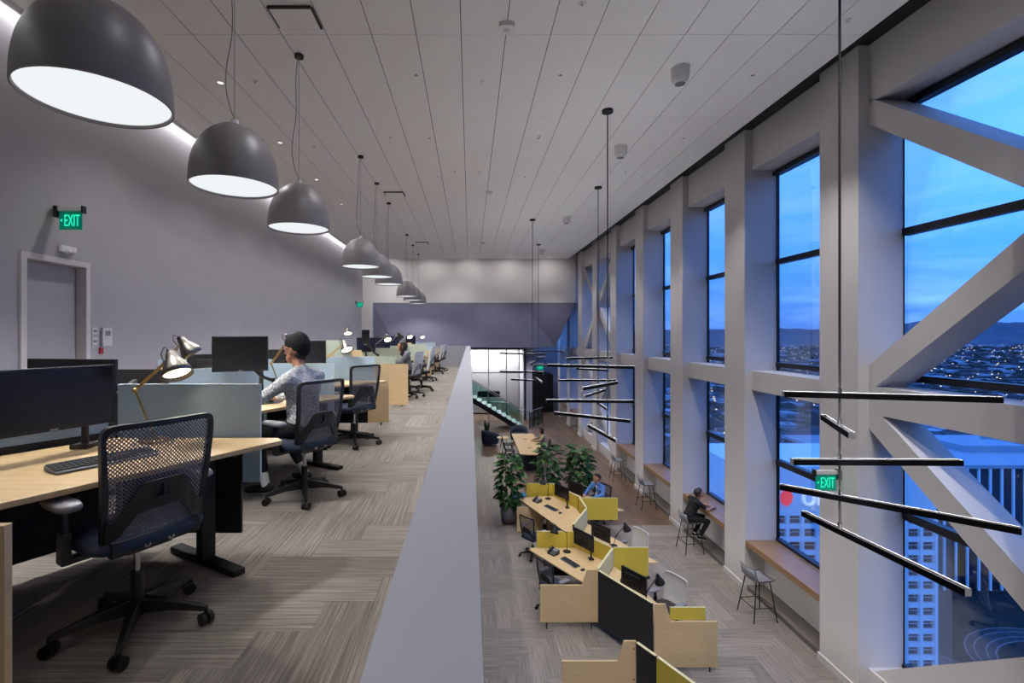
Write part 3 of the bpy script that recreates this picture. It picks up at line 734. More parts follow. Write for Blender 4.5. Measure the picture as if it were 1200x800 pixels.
# ================================================================ FURNITURE BUILDERS
# ---- task chair, faces +Y, origin on the floor under the column
def make_chair(kind):
    t = thing('office_chair', '', 'chair')
    dark = 'plastic_black'; meshm = 'mesh_black' if kind == 'black' else 'mesh_white'
    framem = dark if kind == 'black' else 'light_plastic'
    for k in range(5):
        a = 2*pi*k/5+0.3; d = Vector((cos(a), sin(a), 0)); s = Vector((-sin(a), cos(a), 0)); v_ = []
        for r, w, z0, z1 in ((0.02, 0.03, 0.08, 0.15), (0.16, 0.024, 0.085, 0.128), (0.30, 0.016, 0.068, 0.095), (0.325, 0.012, 0.066, 0.086)):
            for a_, b_ in ((-w, z0), (w, z0), (w*0.7, z1), (-w*0.7, z1)): v_.append(d*r+s*a_+Vector((0, 0, b_)))
        f = [(0, 1, 2, 3)[::-1], (12, 13, 14, 15)]
        for i in range(3):
            for j in range(4): f.append((i*4+j, i*4+(j+1) % 4, i*4+4+(j+1) % 4, i*4+4+j))
        G().add(v_, f).build('base_leg', dark, t, bevel=0.005)
        c = d*0.315; ax = Vector((cos(a+0.9), sin(a+0.9), 0))
        g = G()
        for q in (-1, 1): g.cyl(c+ax*q*0.006+Vector((0, 0, 0.029)), c+ax*q*0.027+Vector((0, 0, 0.029)), 0.029, n=16)
        g.cyl(c+Vector((0, 0, 0.03)), c+Vector((0, 0, 0.075)), 0.009, n=8)
        g.build('caster', 'black', t)
    G().cyl((0, 0, 0.07), (0, 0, 0.16), 0.036, 0.03, 16).cyl((0, 0, 0.16), (0, 0, 0.27), 0.027, n=16).build('hub', dark, t)
    G().cyl((0, 0, 0.25), (0, 0, 0.43), 0.015, n=14).build('gas_lift', 'chrome', t)
    G().box(-0.10, 0.10, -0.13, 0.12, 0.405, 0.45).build('mechanism', dark, t, bevel=0.012)
    # seat cushion: superellipse outline, rounded edge
    g = G(); n = 40; prof = ((0.86, 0.0), (0.97, 0.012), (1.0, 0.035), (0.97, 0.055), (0.85, 0.068), (0.45, 0.066), (0.0, 0.062)); v_ = []
    for sc_, z in prof:
        for i in range(n):
            a = 2*pi*i/n; cx_, sy_ = cos(a), sin(a)
            x = 0.25*sc_*math.copysign(abs(cx_)**0.45, cx_); y = 0.24*sc_*math.copysign(abs(sy_)**0.45, sy_)+0.03
            dz = -0.03*max(0, (y-0.16)/0.1)**2
            v_.append((x, y, 0.445+z+dz))
    f = [(j*n+i, j*n+(i+1) % n, (j+1)*n+(i+1) % n, (j+1)*n+i) for j in range(len(prof)-1) for i in range(n)]
    f.append(tuple(range(n-1, -1, -1))); g.add(v_, f, True); g.build('seat', 'navy' if kind == 'black' else 'charcoal', t)
    # back: surface function
    def bk(u, w):           # u in -1..1 across, w 0..1 up
        hw = 0.205+0.035*w
        y = -0.165-0.055*w-0.05*sin(w*pi*0.9)*0.6+0.035*(u*u)-0.02*w*w
        return Vector((u*hw, y, 0.445+0.565*w))
    def sq(i, n_):          # rounded-rectangle loop in (u, w)
        a = 2*pi*i/n_; c_, s_ = cos(a), sin(a)
        return math.copysign(abs(c_)**0.17, c_), 0.5+0.5*math.copysign(abs(s_)**0.17, s_)
    N = 96; loop = [bk(*sq(i, N)) for i in range(N)]
    g = G(); v_ = []
    for i in range(N):
        u, w = sq(i, N); p = loop[i]; c0 = bk(0, 0.5); out = Vector((p.x-c0.x, 0, p.z-c0.z)).normalized()
        th = 0.020 if w > 0.08 else 0.034
        for a_, b_ in ((-th, -0.014), (0.006, -0.014), (0.006, 0.014), (-th, 0.014)): v_.append(p+out*a_+Vector((0, b_, 0)))
    f = []
    for i in range(N):
        j = (i+1) % N
        for k in range(4): f.append((i*4+k, i*4+(k+1) % 4, j*4+(k+1) % 4, j*4+k))
    g.add(v_, f); fr = g.build('back_frame', framem, t)
    for p in fr.data.polygons: p.use_smooth = False
    # mesh panel
    nu, nw = 14, 14; v_ = []; uvs = []
    for j in range(nw+1):
        for i in range(nu+1):
            u = -0.96+1.92*i/nu; w = 0.02+0.95*j/nw; v_.append(bk(u, w)); uvs.append((u*0.24, w*0.53))
    f = [(j*(nu+1)+i, j*(nu+1)+i+1, (j+1)*(nu+1)+i+1, (j+1)*(nu+1)+i) for j in range(nw) for i in range(nu)]
    g = G(); g.add(v_, f, True); o = g.build('back_mesh', meshm, t); uvl = o.data.uv_layers.new(name='UVMap')
    for lp in o.data.loops: uvl.data[lp.index].uv = uvs[lp.vertex_index]
    # lumbar support: arched plate behind the mesh
    arch = [(-0.97, 0.10), (-0.97, 0.26), (-0.80, 0.28), (-0.48, 0.50), (-0.36, 0.54), (0.36, 0.54), (0.48, 0.50), (0.80, 0.28), (0.97, 0.26), (0.97, 0.10), (0.70, 0.14), (0.40, 0.30), (-0.40, 0.30), (-0.70, 0.14)]
    tops = arch[:10]; bots = [(-0.97, 0.10), (-0.97, 0.10), (-0.74, 0.14), (-0.46, 0.30), (-0.36, 0.31), (0.36, 0.31), (0.46, 0.30), (0.74, 0.14), (0.97, 0.10), (0.97, 0.10)]
    v_ = []
    for (u, w), (u2, w2) in zip(tops, bots):
        for uu, ww in ((u, w), (u2, w2)):
            p = bk(uu, ww); v_ += [p+Vector((0, -0.010, 0)), p+Vector((0, -0.020, 0))]
    f = []
    for i in range(9):
        a, b = i*4, i*4+4
        f += [(a, b, b+2, a+2), (a+1, a+3, b+3, b+1), (a, a+1, b+1, b), (a+2, b+2, b+3, a+3)]
    g = G(); g.add(v_, f); g.build('lumbar_support', dark if kind == 'black' else 'grey_plastic', t)
    p = bk(0, 0.42); G().box(-0.03, 0.03, p.y-0.034, p.y-0.018, p.z-0.02, p.z-0.008).box(-0.006, 0.006, p.y-0.03, p.y-0.018, p.z-0.01, p.z+0.045).build('lumbar_lever', dark, t)
    # yoke from mechanism to back
    p = bk(0, 0.02)
    G().bar((0, -0.10, 0.425), (0, p.y-0.01, p.z+0.01), 0.24, 0.035).box(-0.19, 0.19, p.y-0.03, p.y+0.01, p.z-0.015, p.z+0.05).build('yoke', dark, t, bevel=0.006)
    for s in (-1, 1):
        G().lathe([(0.006, 0), (0.014, 0), (0.014, 0.006), (0.006, 0.006)], 14, mtx=Matrix.Translation((s*0.05, p.y-0.031, p.z+0.005)) @ Matrix.Rotation(pi/2, 4, 'X')).build('bolt_ring', 'chrome', t)
    # arms
    for s in (-1, 1):
        G().bar((s*0.10, 0.0, 0.43), (s*0.285, 0.0, 0.43), 0.06, 0.025).bar((s*0.283, 0, 0.42), (s*0.285, -0.01, 0.56), 0.035, 0.06, up=(0, 1, 0)).bar((s*0.285, -0.01, 0.54), (s*0.285, 0.0, 0.66), 0.024, 0.042, up=(0, 1, 0)).build('arm_post', dark, t, bevel=0.004)
        g = G(); n = 24; v_ = []
        for sc_, z in ((0.85, 0.655), (1.0, 0.665), (1.0, 0.678), (0.9, 0.688), (0.5, 0.69), (0.0, 0.69)):
            for i in range(n):
                a = 2*pi*i/n; v_.append((s*0.285+0.048*sc_*math.copysign(abs(cos(a))**0.6, cos(a)), 0.02+0.125*sc_*math.copysign(abs(sin(a))**0.6, sin(a)), z))
        f = [(j*n+i, j*n+(i+1) % n, (j+1)*n+(i+1) % n, (j+1)*n+i) for j in range(5) for i in range(n)]+[tuple(range(n-1, -1, -1))]
        g.add(v_, f, True); g.build('arm_pad', 'grey_plastic', t)
    G().tube([(0.12, 0.02, 0.42), (0.22, 0.03, 0.415), (0.27, 0.05, 0.425)], 0.006, 6).build('tilt_lever', 'chrome', t)
    return t
chairs = {}
def chair(kind, loc, face, label):
    """face: heading in degrees, 0 = looking along +Y, positive turns left"""
    if kind not in chairs:
        chairs[kind] = c = make_chair(kind); c.location = loc; c.rotation_euler = (0, 0, R(face)); c['label'] = label
        c['group'] = 'black mesh task chairs' if kind == 'black' else 'white mesh task chairs'; return c
    return dup(chairs[kind], loc, R(face), label)

# ---- monitors: face looks along local -Y when rz = 0
def monitor(label, loc, rz, w=0.54, h=0.33, base=None, arm=True, group='desk monitors', portrait=False):
    """loc: centre of the screen; base: (x, y, z) of the clamp on the desk"""
    t = thing('monitor', label, 'monitor', (base if base else loc), group=group)
    m_ = Matrix.Translation(Vector(loc)-Vector(base if base else loc)) @ Matrix.Rotation(rz, 4, 'Z')
    if portrait: w, h = h, w
    g = G().box(-w/2, w/2, 0.0, 0.028, -h/2, h/2, m_); cs = g.build('casing', 'plastic_black', t, bevel=0.004)
    G().box(-w/2+0.012, w/2-0.012, -0.0025, 0.0, -h/2+0.018, h/2-0.012, m_).build('screen', 'monitor_face', cs)
    G().box(-0.018, 0.018, -0.003, -0.0005, -h/2+0.005, -h/2+0.012, m_).build('badge', 'light_plastic', cs)
    G().box(-w*0.28, w*0.28, 0.028, 0.05, -h*0.3, h*0.3, m_).build('rear_housing', 'black_matte', t, bevel=0.008)
    if base:
        hd = m_ @ Vector((0, 0.06, -0.02)); dz = hd.z
        G().box(-0.05, 0.05, -0.05, 0.05, 0, 0.025).cyl((0, 0, 0.02), (0, 0, min(0.2, dz)), 0.018, n=12).build('desk_clamp', 'plastic_black', t)
        mid = Vector((hd.x*0.35, hd.y*0.35, min(0.2, dz)*0.9)); g = G()
        g.bar((0, 0, min(0.2, dz)*0.85), mid+Vector((0, 0, 0.04)), 0.035, 0.03).bar(mid+Vector((0, 0, 0.04)), hd, 0.03, 0.035).bar(hd, m_ @ Vector((0, 0.03, -0.02)), 0.06, 0.06)
        g.build('monitor_arm', 'plastic_black', t)
    return t
# ---- keyboard, origin on the desk
kb_proto = []
def keyboard(label, loc, rz):
    if not kb_proto:
        t = thing('keyboard', label, 'keyboard', loc, rz, 'black desk keyboards'); kb_proto.append(t)
        G().add([(-0.225, -0.075, 0), (0.225, -0.075, 0), (0.225, 0.075, 0), (-0.225, 0.075, 0), (-0.225, -0.075, 0.012), (0.225, -0.075, 0.012), (0.225, 0.075, 0.026), (-0.225, 0.075, 0.026)],
                [(0, 3, 2, 1), (4, 5, 6, 7), (0, 1, 5, 4), (1, 2, 6, 5), (2, 3, 7, 6), (3, 0, 4, 7)]).build('body', 'key_light', t, bevel=0.004)
        g = G()
        for r_ in range(5):
            for c_ in range(18):
                x = -0.211+c_*0.0248; y = -0.052+r_*0.0255; z = 0.012+(y+0.075)/0.15*0.014
                if r_ == 0 and 4 < c_ < 9: continue
                g.box(x-0.0105, x+0.0105, y-0.0105, y+0.0105, z, z+0.007)
        g.box(-0.10, 0.01, -0.0625, -0.0415, 0.013, 0.020)
        k = g.build('keys', 'keycap', t); k['kind'] = 'stuff'
        return t
    return dup(kb_proto[0], loc, rz, label)
ms_proto = []
def mouse(label, loc, rz):
    if not ms_proto:
        t = thing('mouse', label, 'mouse', loc, rz, 'computer mice'); ms_proto.append(t)
        g = G().ell((0, 0, 0.008), (0.032, 0.055, 0.028), 16, 8)
        g.v = [(a, b, max(c, 0.0)) for a, b, c in g.v]; g.build('shell', 'mouse', t)
        G().cyl((-0.004, 0.028, 0.030), (0.004, 0.028, 0.030), 0.008, n=10).build('wheel', 'grey_plastic', t)
        return t
    return dup(ms_proto[0], loc, rz, label)
# ---- jointed desk lamp; points in world space
def desk_lamp(label, base, joint, head, aim, armm='brass', shadem='lamp_metal', lit=True, s=1.0, glow=DESKLAMP_L):
    t = thing('desk_lamp', label, 'desk lamp', base, group='jointed desk lamps')
    b = Vector(base); j = Vector(joint)-b; h = Vector(head)-b; a = Vector(aim).normalized()
    G().lathe([(0, 0), (0.085*s, 0), (0.085*s, 0.012), (0.07*s, 0.018), (0.0, 0.02)], 24).build('base', armm if armm == 'brass' else 'black_matte', t)
    sd = Vector((0.008, 0, 0)) if s >= 1 else Vector((0, 0, 0))
    G().cyl((0, 0, 0.018), j, 0.0065*s, n=8).build('lower_arm', armm, t)
    top = h - a*0.075*s
    G().cyl(j+sd, top+sd, 0.005*s, n=8).cyl(j-sd, top-sd, 0.005*s, n=8).build('upper_arm', armm, t)
    G().ell(j, (0.016*s,)*3, 10, 6).build('elbow', armm, t)
    q = Vector((0, 0, -1)).rotation_difference(a).to_matrix().to_4x4(); m_ = Matrix.Translation(h) @ q
    sh = G().lathe([(0.028, 0.10), (0.034, 0.085), (0.036, 0.06), (0.055, 0.03), (0.078, -0.02), (0.088, -0.06), (0.084, -0.06), (0.074, -0.02), (0.05, 0.03), (0.0, 0.05)], 28, mtx=m_ @ Matrix.Scale(s, 4)).build('shade', shadem, t)
    G().lathe([(0.0, 0.125), (0.02, 0.12), (0.026, 0.10), (0.028, 0.085)], 16, mtx=m_ @ Matrix.Scale(s, 4)).build('socket_cap', 'black_matte', sh)
    G().tube([m_ @ Vector((0.0, 0.0, 0.12*s)), m_ @ Vector((-0.03*s, 0, 0.155*s)), m_ @ Vector((-0.06*s, 0, 0.12*s)), m_ @ Vector((-0.055*s, 0, 0.06*s))], 0.004*s, 6).build('yoke', 'lamp_metal', sh)
    if lit:
        G().lathe([(0, -0.035), (0.076, -0.035)], 24, mtx=m_ @ Matrix.Scale(s, 4), sm=False).build('bulb_face', 'bulb_glow', t)
    return t

# ---- desk system: tabletop polygon + T-legs + dark modesty panel; screens, end panels and spine panels are things of their own
def desk(label, poly, z0, legs, modesty=None, group='pod desks'):
    cx_ = sum(p[0] for p in poly)/len(poly); cy_ = sum(p[1] for p in poly)/len(poly)
    t = thing('desk', label, 'desk', (cx_, cy_, z0), group=group)
    pl = [(a-cx_, b-cy_) for a, b in poly]
    G().prism(pl, 0.712, 0.74).build('tabletop', 'oak_top', t, bevel=0.004)
    for (x, y, ang) in legs:
        x -= cx_; y -= cy_; d = Vector((cos(ang), sin(ang), 0))
        G().bar((x, y, 0.035), (x, y, 0.712), 0.09, 0.06, up=tuple(d)).bar(Vector((x, y, 0.02))-d*0.33, Vector((x, y, 0.02))+d*0.33, 0.075, 0.035).build('leg', 'black_matte', t, bevel=0.006)
    if modesty:
        (x0, y0), (x1, y1) = modesty
        G().bar((x0-cx_, y0-cy_, 0.42), (x1-cx_, y1-cy_, 0.42), 0.02, 0.56).build('modesty_panel', 'black_matte', t)
        G().bar((x0-cx_, y0-cy_-0.06, 0.66), (x1-cx_, y1-cy_-0.06, 0.66), 0.10, 0.05).build('cable_tray', 'black_matte', t)
    return t
def slab_thing(name, label, cat, p0, p1, z0, z1, th, m, edge=None, group=None):
    """upright panel between two floor points"""
    p0 = Vector((*p0, 0)); p1 = Vector((*p1, 0)); c = (p0+p1)/2; t = thing(name, label, cat, (c.x, c.y, z0), math.atan2((p1-p0).y, (p1-p0).x), group)
    L_ = (p1-p0).length; hh = z1-z0
    G().box(-L_/2, L_/2, -th/2, th/2, 0.0, hh-0.006).build('panel', m, t)
    if edge: G().box(-L_/2, L_/2, -th/2-0.001, th/2+0.001, hh-0.006, hh).box(L_/2, L_/2+0.008, -th/2-.001, th/2+.001, 0, hh).build('edge_strip', edge, t)
    return t
def end_panel(label, xs, xe, xstep, y, z0, low=0.80, high=1.08, bottom=0.10, group='stepped oak end panels', holes=False):
    """stepped oak panel in the plane Y = y: low from xs to xstep, slopes up, high until xe"""
    t = thing('end_panel', label, 'end panel', ((xs+xe)/2, y, z0), group=group)
    c = (xs+xe)/2; sg = 1 if xe > xs else -1
    pl = [(xs-c, bottom), (xe-c, bottom), (xe-c, high), (xstep-c, high), (xstep-sg*0.09-c, low), (xs-c, low)]
    m_ = Matrix.Rotation(pi/2, 4, 'X')
    G().prism(pl, -0.0125, 0.0125, mtx=m_).build('panel', 'oak', t)
    e = G()
    def cap(a, b): e.bar((a[0], 0, a[1]+0.003), (b[0], 0, b[1]+0.003), 0.027, 0.006)
    cap(pl[3], pl[2]); cap(pl[5], pl[4]); e.bar((pl[4][0], 0, pl[4][1]), (pl[3][0], 0, pl[3][1]), 0.027, 0.006, up=(-sg, 0, 0.3))
    e.build('edge_band', 'oak_top', t)
    for x in (xs+sg*0.12, xe-sg*0.12): G().cyl((x-c, 0, 0), (x-c, 0, bottom), 0.012, n=8).build('foot', 'black_matte', t)
    if holes:
        for zz in (0.55, 0.98): G().cyl((xe-sg*0.035-c, -0.016, zz), (xe-sg*0.035-c, -0.012, zz), 0.011, n=10).build('screw_cap', 'black', t)
    return t
# ================================================================ PEOPLE
def person(label, loc, face, J, mats, vox=0.008, extras=None, sc=1.0):
    """one continuous body: tapered capsules merged by voxel remesh, coloured by the nearest capsule"""
    caps = []
    def C(p0, r0, p1, r1, tg): caps.append((Vector(p0), r0, Vector(p1), r1, tg))
    V = Vector
    pel, chest, neck, head = V(J['pelvis']), V(J['chest']), V(J['neck']), V(J['head'])
    hy, hp = J.get('head_yaw', 0), J.get('head_pitch', 0)
    HM = Matrix.Translation(head) @ Matrix.Rotation(hy, 4, 'Z') @ Matrix.Rotation(-hp, 4, 'X')
    def H(x, y, z): return HM @ V((x, y, z))
    wst = pel.lerp(chest, 0.5)
    C(pel+V((-.085, 0, -.01)), .095, pel+V((.085, 0, -.01)), .095, 'bottom')
    C(pel+V((-.06, -.01, .06)), .10, pel+V((.06, -.01, .06)), .10, 'top')
    C(wst+V((-.06, 0, 0)), .098, wst+V((.06, 0, 0)), .098, 'top')
    C(chest+V((-.075, 0, 0)), .105, chest+V((.075, 0, 0)), .105, 'top')
    C(pel+V((-.05, 0, .05)), .10, chest+V((-.06, 0, 0)), .10, 'top'); C(pel+V((.05, 0, .05)), .10, chest+V((.06, 0, 0)), .10, 'top')
    C(chest+V((0, 0, .05)), .09, neck+V((0, -.005, -.02)), .062, 'top')
    C(neck+V((0, 0, -.02)), .054, H(0, -.01, -.06), .05, 'skin')
    for s in ('l', 'r'):
        sg = -1 if s == 'l' else 1
        sh, el, wr = V(J['sh_'+s]), V(J['el_'+s]), V(J['wr_'+s])
        C(chest+V((sg*.08, 0, .07)), .07, sh, .066, 'top')
        C(neck+V((sg*.03, 0, -.02)), .045, sh+V((0, 0, .015)), .05, 'top')
        long_ = mats.get('sleeve', 'long') == 'long'
        if long_:
            C(sh, .062, el, .050, 'top'); C(el, .050, wr, .036, 'top')
        else:
            m_ = sh.lerp(el, .62); C(sh, .064, m_, .056, 'top'); C(m_, .044, el, .041, 'skin'); C(el, .041, wr, .027, 'skin')
        hd = V(J.get('hd_'+s, (0, 1, -.1))).normalized(); nrm = V((0, 0, 1)); sd = hd.cross(nrm).normalized(); dn = sd.cross(hd).normalized()
        if dn.z > 0: dn = -dn
        for q in (-.022, 0, .022): C(wr+sd*q*.5, .020, wr+hd*.085+sd*q, .014, 'skin')
        for i, (q, ln) in enumerate(((-.031, .062), (-.0105, .078), (.0105, .072), (.031, .055))):
            b0 = wr+hd*.085+sd*q; b1 = b0+hd*ln*.55+dn*.008; b2 = b1+(hd*.7+dn*.7).normalized()*ln*.5
            C(b0, .0095, b1, .0088, 'skin'); C(b1, .0088, b2, .0075, 'skin')
        ts = sd*(-sg); b0 = wr+hd*.03+ts*.025; b1 = b0+(hd*.6+ts*.6).normalized()*.045; b2 = b1+(hd*.95+dn*.2).normalized()*.032
        C(b0, .013, b1, .0105, 'skin'); C(b1, .0105, b2, .0085, 'skin')
        hip, kn, an, toe = V(J['hip_'+s]), V(J['kn_'+s]), V(J['an_'+s]), V(J['toe_'+s])
        C(hip, .090, kn, .062, 'bottom'); cuff = kn.lerp(an, J.get('cuff', .86)); C(kn, .060, kn.lerp(an, .35), .058, 'bottom'); C(kn.lerp(an, .35), .058, cuff, .045, 'bottom')
        C(cuff, .036, an, .036, 'sock')
        fd = (toe-an); fd.z = 0; fd.normalize()
        C(an+V((0, 0, -.02))-fd*.03, .040, an+V((0, 0, -.035))+fd*.06, .037, 'shoe'); C(an+V((0, 0, -.035))+fd*.06, .037, V(toe), .030, 'shoe')
        C(an+V((0, 0, -.062))-fd*.05, .018, V(toe)+V((0, 0, -.022))+fd*.01, .017, 'sole')
    # head: cranium, jaw, nose, brow, lips, ears
    C(H(0, -.022, .035), .090, H(0, .022, .03), .084, 'skin'); C(H(0, .012, .0), .076, H(0, .046, -.072), .044, 'skin')
    C(H(-.032, .03, -.045), .035, H(.032, .03, -.045), .035, 'skin')
    C(H(0, .085, .015), .012, H(0, .108, -.022), .015, 'skin'); C(H(-.014, .092, -.024), .009, H(.014, .092, -.024), .009, 'skin')
    C(H(-.045, .078, .036), .011, H(.045, .078, .036), .011, 'skin')
    C(H(-.02, .084, -.058), .008, H(.02, .084, -.058), .008, 'lip')
    for sg in (-1, 1): C(H(sg*.083, -.005, .02), .015, H(sg*.08, .0, -.022), .011, 'skin')
    g = G()
    for p0, r0, p1, r1, tg in caps:
        d = p1-p0; L_ = d.length; n = 14
        q = V((0, 0, 1)).rotation_difference(d.normalized() if L_ > 1e-6 else V((0, 0, 1))).to_matrix().to_4x4(); m_ = Matrix.Translation(p0) @ q
        prof = [(r0*cos(a), r0*sin(a)) for a in [-pi/2+pi/2*i/5 for i in range(6)]]+[(r1*cos(a), L_+r1*sin(a)) for a in [pi/2*i/5 for i in range(6)]]
        prof[0] = (r0*.02, -r0); prof[-1] = (r1*.02, L_+r1)
        g.lathe(prof, n, mtx=m_)
        g.add([m_ @ V((prof[0][0]*cos(2*pi*k/n), prof[0][0]*sin(2*pi*k/n), prof[0][1])) for k in range(n)], [tuple(range(n-1, -1, -1))])
        g.add([m_ @ V((prof[-1][0]*cos(2*pi*k/n), prof[-1][0]*sin(2*pi*k/n), prof[-1][1])) for k in range(n)], [tuple(range(n))])
    me = g.mesh('body_src', 'skin')
    bm = bmesh.new(); bm.from_mesh(me); bmesh.ops.remove_doubles(bm, verts=bm.verts, dist=1e-5); bm.to_mesh(me); bm.free()
    o = bpy.data.objects.new('src', me); COL.objects.link(o)
    md = o.modifiers.new('r', 'REMESH'); md.mode = 'VOXEL'; md.voxel_size = vox; md.adaptivity = 0
    sm = o.modifiers.new('s', 'SMOOTH'); sm.factor = 0.5; sm.iterations = 4
    dg = bpy.context.evaluated_depsgraph_get(); dg.update()
    body = bpy.data.meshes.new_from_object(o.evaluated_get(dg)); bpy.data.objects.remove(o); bpy.data.meshes.remove(me)
    body.materials.clear(); tags = ['skin', 'top', 'bottom', 'sock', 'shoe', 'sole', 'lip']
    for tg in tags: body.materials.append(M[mats.get(tg, {'lip': 'lip', 'skin': 'skin'}.get(tg, 'shoe_black'))])
    nP = len(body.polygons); ctr = np.empty(nP*3); body.polygons.foreach_get('center', ctr); ctr = ctr.reshape(-1, 3)
    best = np.full(nP, 1e9); bi = np.zeros(nP, dtype=np.int32)
    for p0, r0, p1, r1, tg in caps:
        a = np.array(p0); d = np.array(p1-p0); L2 = max(1e-9, d.dot(d)); t_ = np.clip(((ctr-a) @ d)/L2, 0, 1)
        dist = np.linalg.norm(ctr-(a+t_[:, None]*d), axis=1)-(r0+(r1-r0)*t_)
        k = dist < best; best[k] = dist[k]; bi[k] = tags.index(tg)
    body.polygons.foreach_set('material_index', bi); body.polygons.foreach_set('use_smooth', [True]*nP); body.update()
    ob = bpy.data.objects.new('person', body); link(ob); ob.location = loc; ob.rotation_euler = (0, 0, R(face)); ob.scale = (sc, sc, sc)
    tag(ob, label, 'person')
    for sg in (-1, 1):
        G().ell(H(sg*.033, .077, .018), (.012, .010, .008), 10, 6).build('eye', 'eye', ob)
    return ob, H
def blob(name, m, parent, balls, vox=0.008, smooth=3):
    """balls: (p0, r0, p1, r1); one merged surface (hair, hats)"""
    g = G()
    for p0, r0, p1, r1 in balls:
        p0, p1 = Vector(p0), Vector(p1)
        for i in range(6):
            q = p0.lerp(p1, i/5); r = r0+(r1-r0)*i/5; g.ell(q, (r, r, r), 14, 9)
    me = g.mesh('src', m); o = bpy.data.objects.new('src', me); COL.objects.link(o)
    md = o.modifiers.new('r', 'REMESH'); md.mode = 'VOXEL'; md.voxel_size = vox
    sm = o.modifiers.new('s', 'SMOOTH'); sm.iterations = smooth
    dg = bpy.context.evaluated_depsgraph_get(); dg.update()
    b = bpy.data.meshes.new_from_object(o.evaluated_get(dg)); bpy.data.objects.remove(o)
    b.materials.clear(); b.materials.append(M[m]); b.polygons.foreach_set('use_smooth', [True]*len(b.polygons))
    ob = bpy.data.objects.new(name, b); link(ob, parent); return ob
def short_hair(ob, H, m):
    blob('hair', m, ob, [(H(0, -.03, .055), .088, H(0, .02, .06), .080), (H(0, -.05, .0), .070, H(0, -.05, .05), .080), (H(-.05, -.02, .04), .05, H(.05, -.02, .04), .05), (H(-.03, .055, .095), .03, H(.03, .055, .095), .03)])
def long_hair(ob, H, m, ln=0.2):
    blob('hair', m, ob, [(H(0, -.03, .055), .090, H(0, .02, .06), .082), (H(-.05, -.03, .03), .055, H(-.062, -.03, -ln), .035), (H(.05, -.03, .03), .055, H(.062, -.03, -ln), .035), (H(0, -.06, .03), .07, H(0, -.06, -ln), .045),
         (H(-.07, .035, .05), .026, H(-.075, .03, -.08), .022), (H(.07, .035, .05), .026, H(.075, .03, -.08), .022)])
SIT = dict(pelvis=(0, 0, .60), chest=(0, .03, .92), neck=(0, .05, 1.10), head=(0, .085, 1.235), sh_l=(-.178, .02, 1.012), sh_r=(.178, .02, 1.012),
           el_l=(-.26, .17, .83), el_r=(.26, .17, .83), wr_l=(-.17, .42, .785), wr_r=(.15, .42, .785), hd_l=(.1, 1, -.12), hd_r=(-.1, 1, -.12),
           hip_l=(-.09, .03, .585), hip_r=(.09, .03, .585), kn_l=(-.14, .44, .545), kn_r=(.16, .44, .545), an_l=(-.16, .34, .09), an_r=(.22, .36, .09), toe_l=(-.18, .50, .045), toe_r=(.25, .52, .045))

# ================================================================ UPPER FLOOR: desk pods along the parapet aisle
U = 0.0
desk('near oak pod desk with keyboard and big monitor at the left edge', [(-1.166, 2.965), (-1.22, 3.04), (-2.26, 3.04), (-2.83, 2.15), (-2.35, 1.55), (-2.02, 1.55)], U, [(-1.62, 2.93, R(150)), (-2.25, 1.95, R(150))], ((-1.45, 3.035), (-2.2, 3.035)), 'upper pod desks')
desk('oak pod desk of the man in the black beanie', [(-1.24, 5.12), (-1.29, 5.19), (-2.26, 5.19), (-2.83, 4.15), (-2.30, 3.2)], U, [(-1.62, 5.08, R(150)), (-2.25, 3.9, R(150))], ((-1.55, 5.18), (-2.2, 5.18)), 'upper pod desks')
desk('oak pod desk before the third black mesh chair, its tip against the oak panel', [(-1.17, 6.70), (-1.22, 6.78), (-2.26, 6.78), (-2.83, 6.15), (-2.30, 5.33)], U, [(-1.62, 6.68, R(150)), (-2.25, 5.8, R(150))], ((-1.45, 6.77), (-2.2, 6.77)), 'upper pod desks')
scr = lambda lb, x0, x1, y, m='blue_screen', z0=0.45, z1=1.077, e='screen_edge': slab_thing('privacy_screen', lb, 'screen', (x1, y), (x0, y), U+z0, U+z1, 0.022, m, e, 'pod desk privacy screens')
scr('large pale blue-grey privacy screen at the end of the nearest desk', -1.355, -2.26, 3.075)
scr('pale blue privacy screen right behind the man in the beanie', -1.50, -2.26, 5.235)
scr('pale blue privacy screen behind the third black mesh chair', -1.37, -2.26, 6.82)
scr('short charcoal screen peeking over the near privacy screen', -2.60, -3.55, 4.1, 'charcoal', .45, 1.095, 'charcoal')
scr('pale blue screen behind the brass lamp and left of the man’s monitor', -2.62, -3.75, 5.75, 'blue_screen', .45, 1.09)
def kick(t, a, b):
    L_ = (Vector(b)-Vector(a)).length
    G().box(-L_/2, L_/2, -.012, .012, -.56, 0).build('kick_panel', 'black_matte', t)
    G().box(-L_/2, L_/2, -.02, .02, .055, .10).build('ledge_rail', 'black_matte', t)
    return t
sp = lambda lb, a, b, m='blue_screen', z0=.12, z1=1.07: kick(slab_thing('spine_panel', lb, 'panel', a, b, U+.68, U+z1, 0.03, m, None, 'pod spine panels'), a, b)
sp('blue-grey spine panel behind the big near monitor', (-2.86, 2.15), (-2.30, 3.03)); sp('blue-grey spine panel at the left edge below the near monitor', (-2.30, 1.52), (-2.86, 2.12))
sp('charcoal spine panel left of the man’s desk', (-2.30, 3.12), (-2.86, 4.08), 'charcoal', .12, 1.02); sp('blue-grey spine panel behind the man’s monitor', (-2.86, 4.15), (-2.30, 5.18))
sp('charcoal spine panel beyond the man’s desk', (-2.30, 5.3), (-2.86, 6.05), 'charcoal', .12, 1.02); sp('blue-grey spine panel of the third desk', (-2.86, 6.12), (-2.30, 6.76))
end_panel('oak end panel edge at the very bottom left of the view', -1.44, -2.28, -2.1, 1.49, U, bottom=0.02)
end_panel('stepped oak end panel behind the third black mesh chair', -1.25, -2.28, -2.1, 7.35, U, bottom=0.04, low=.81)
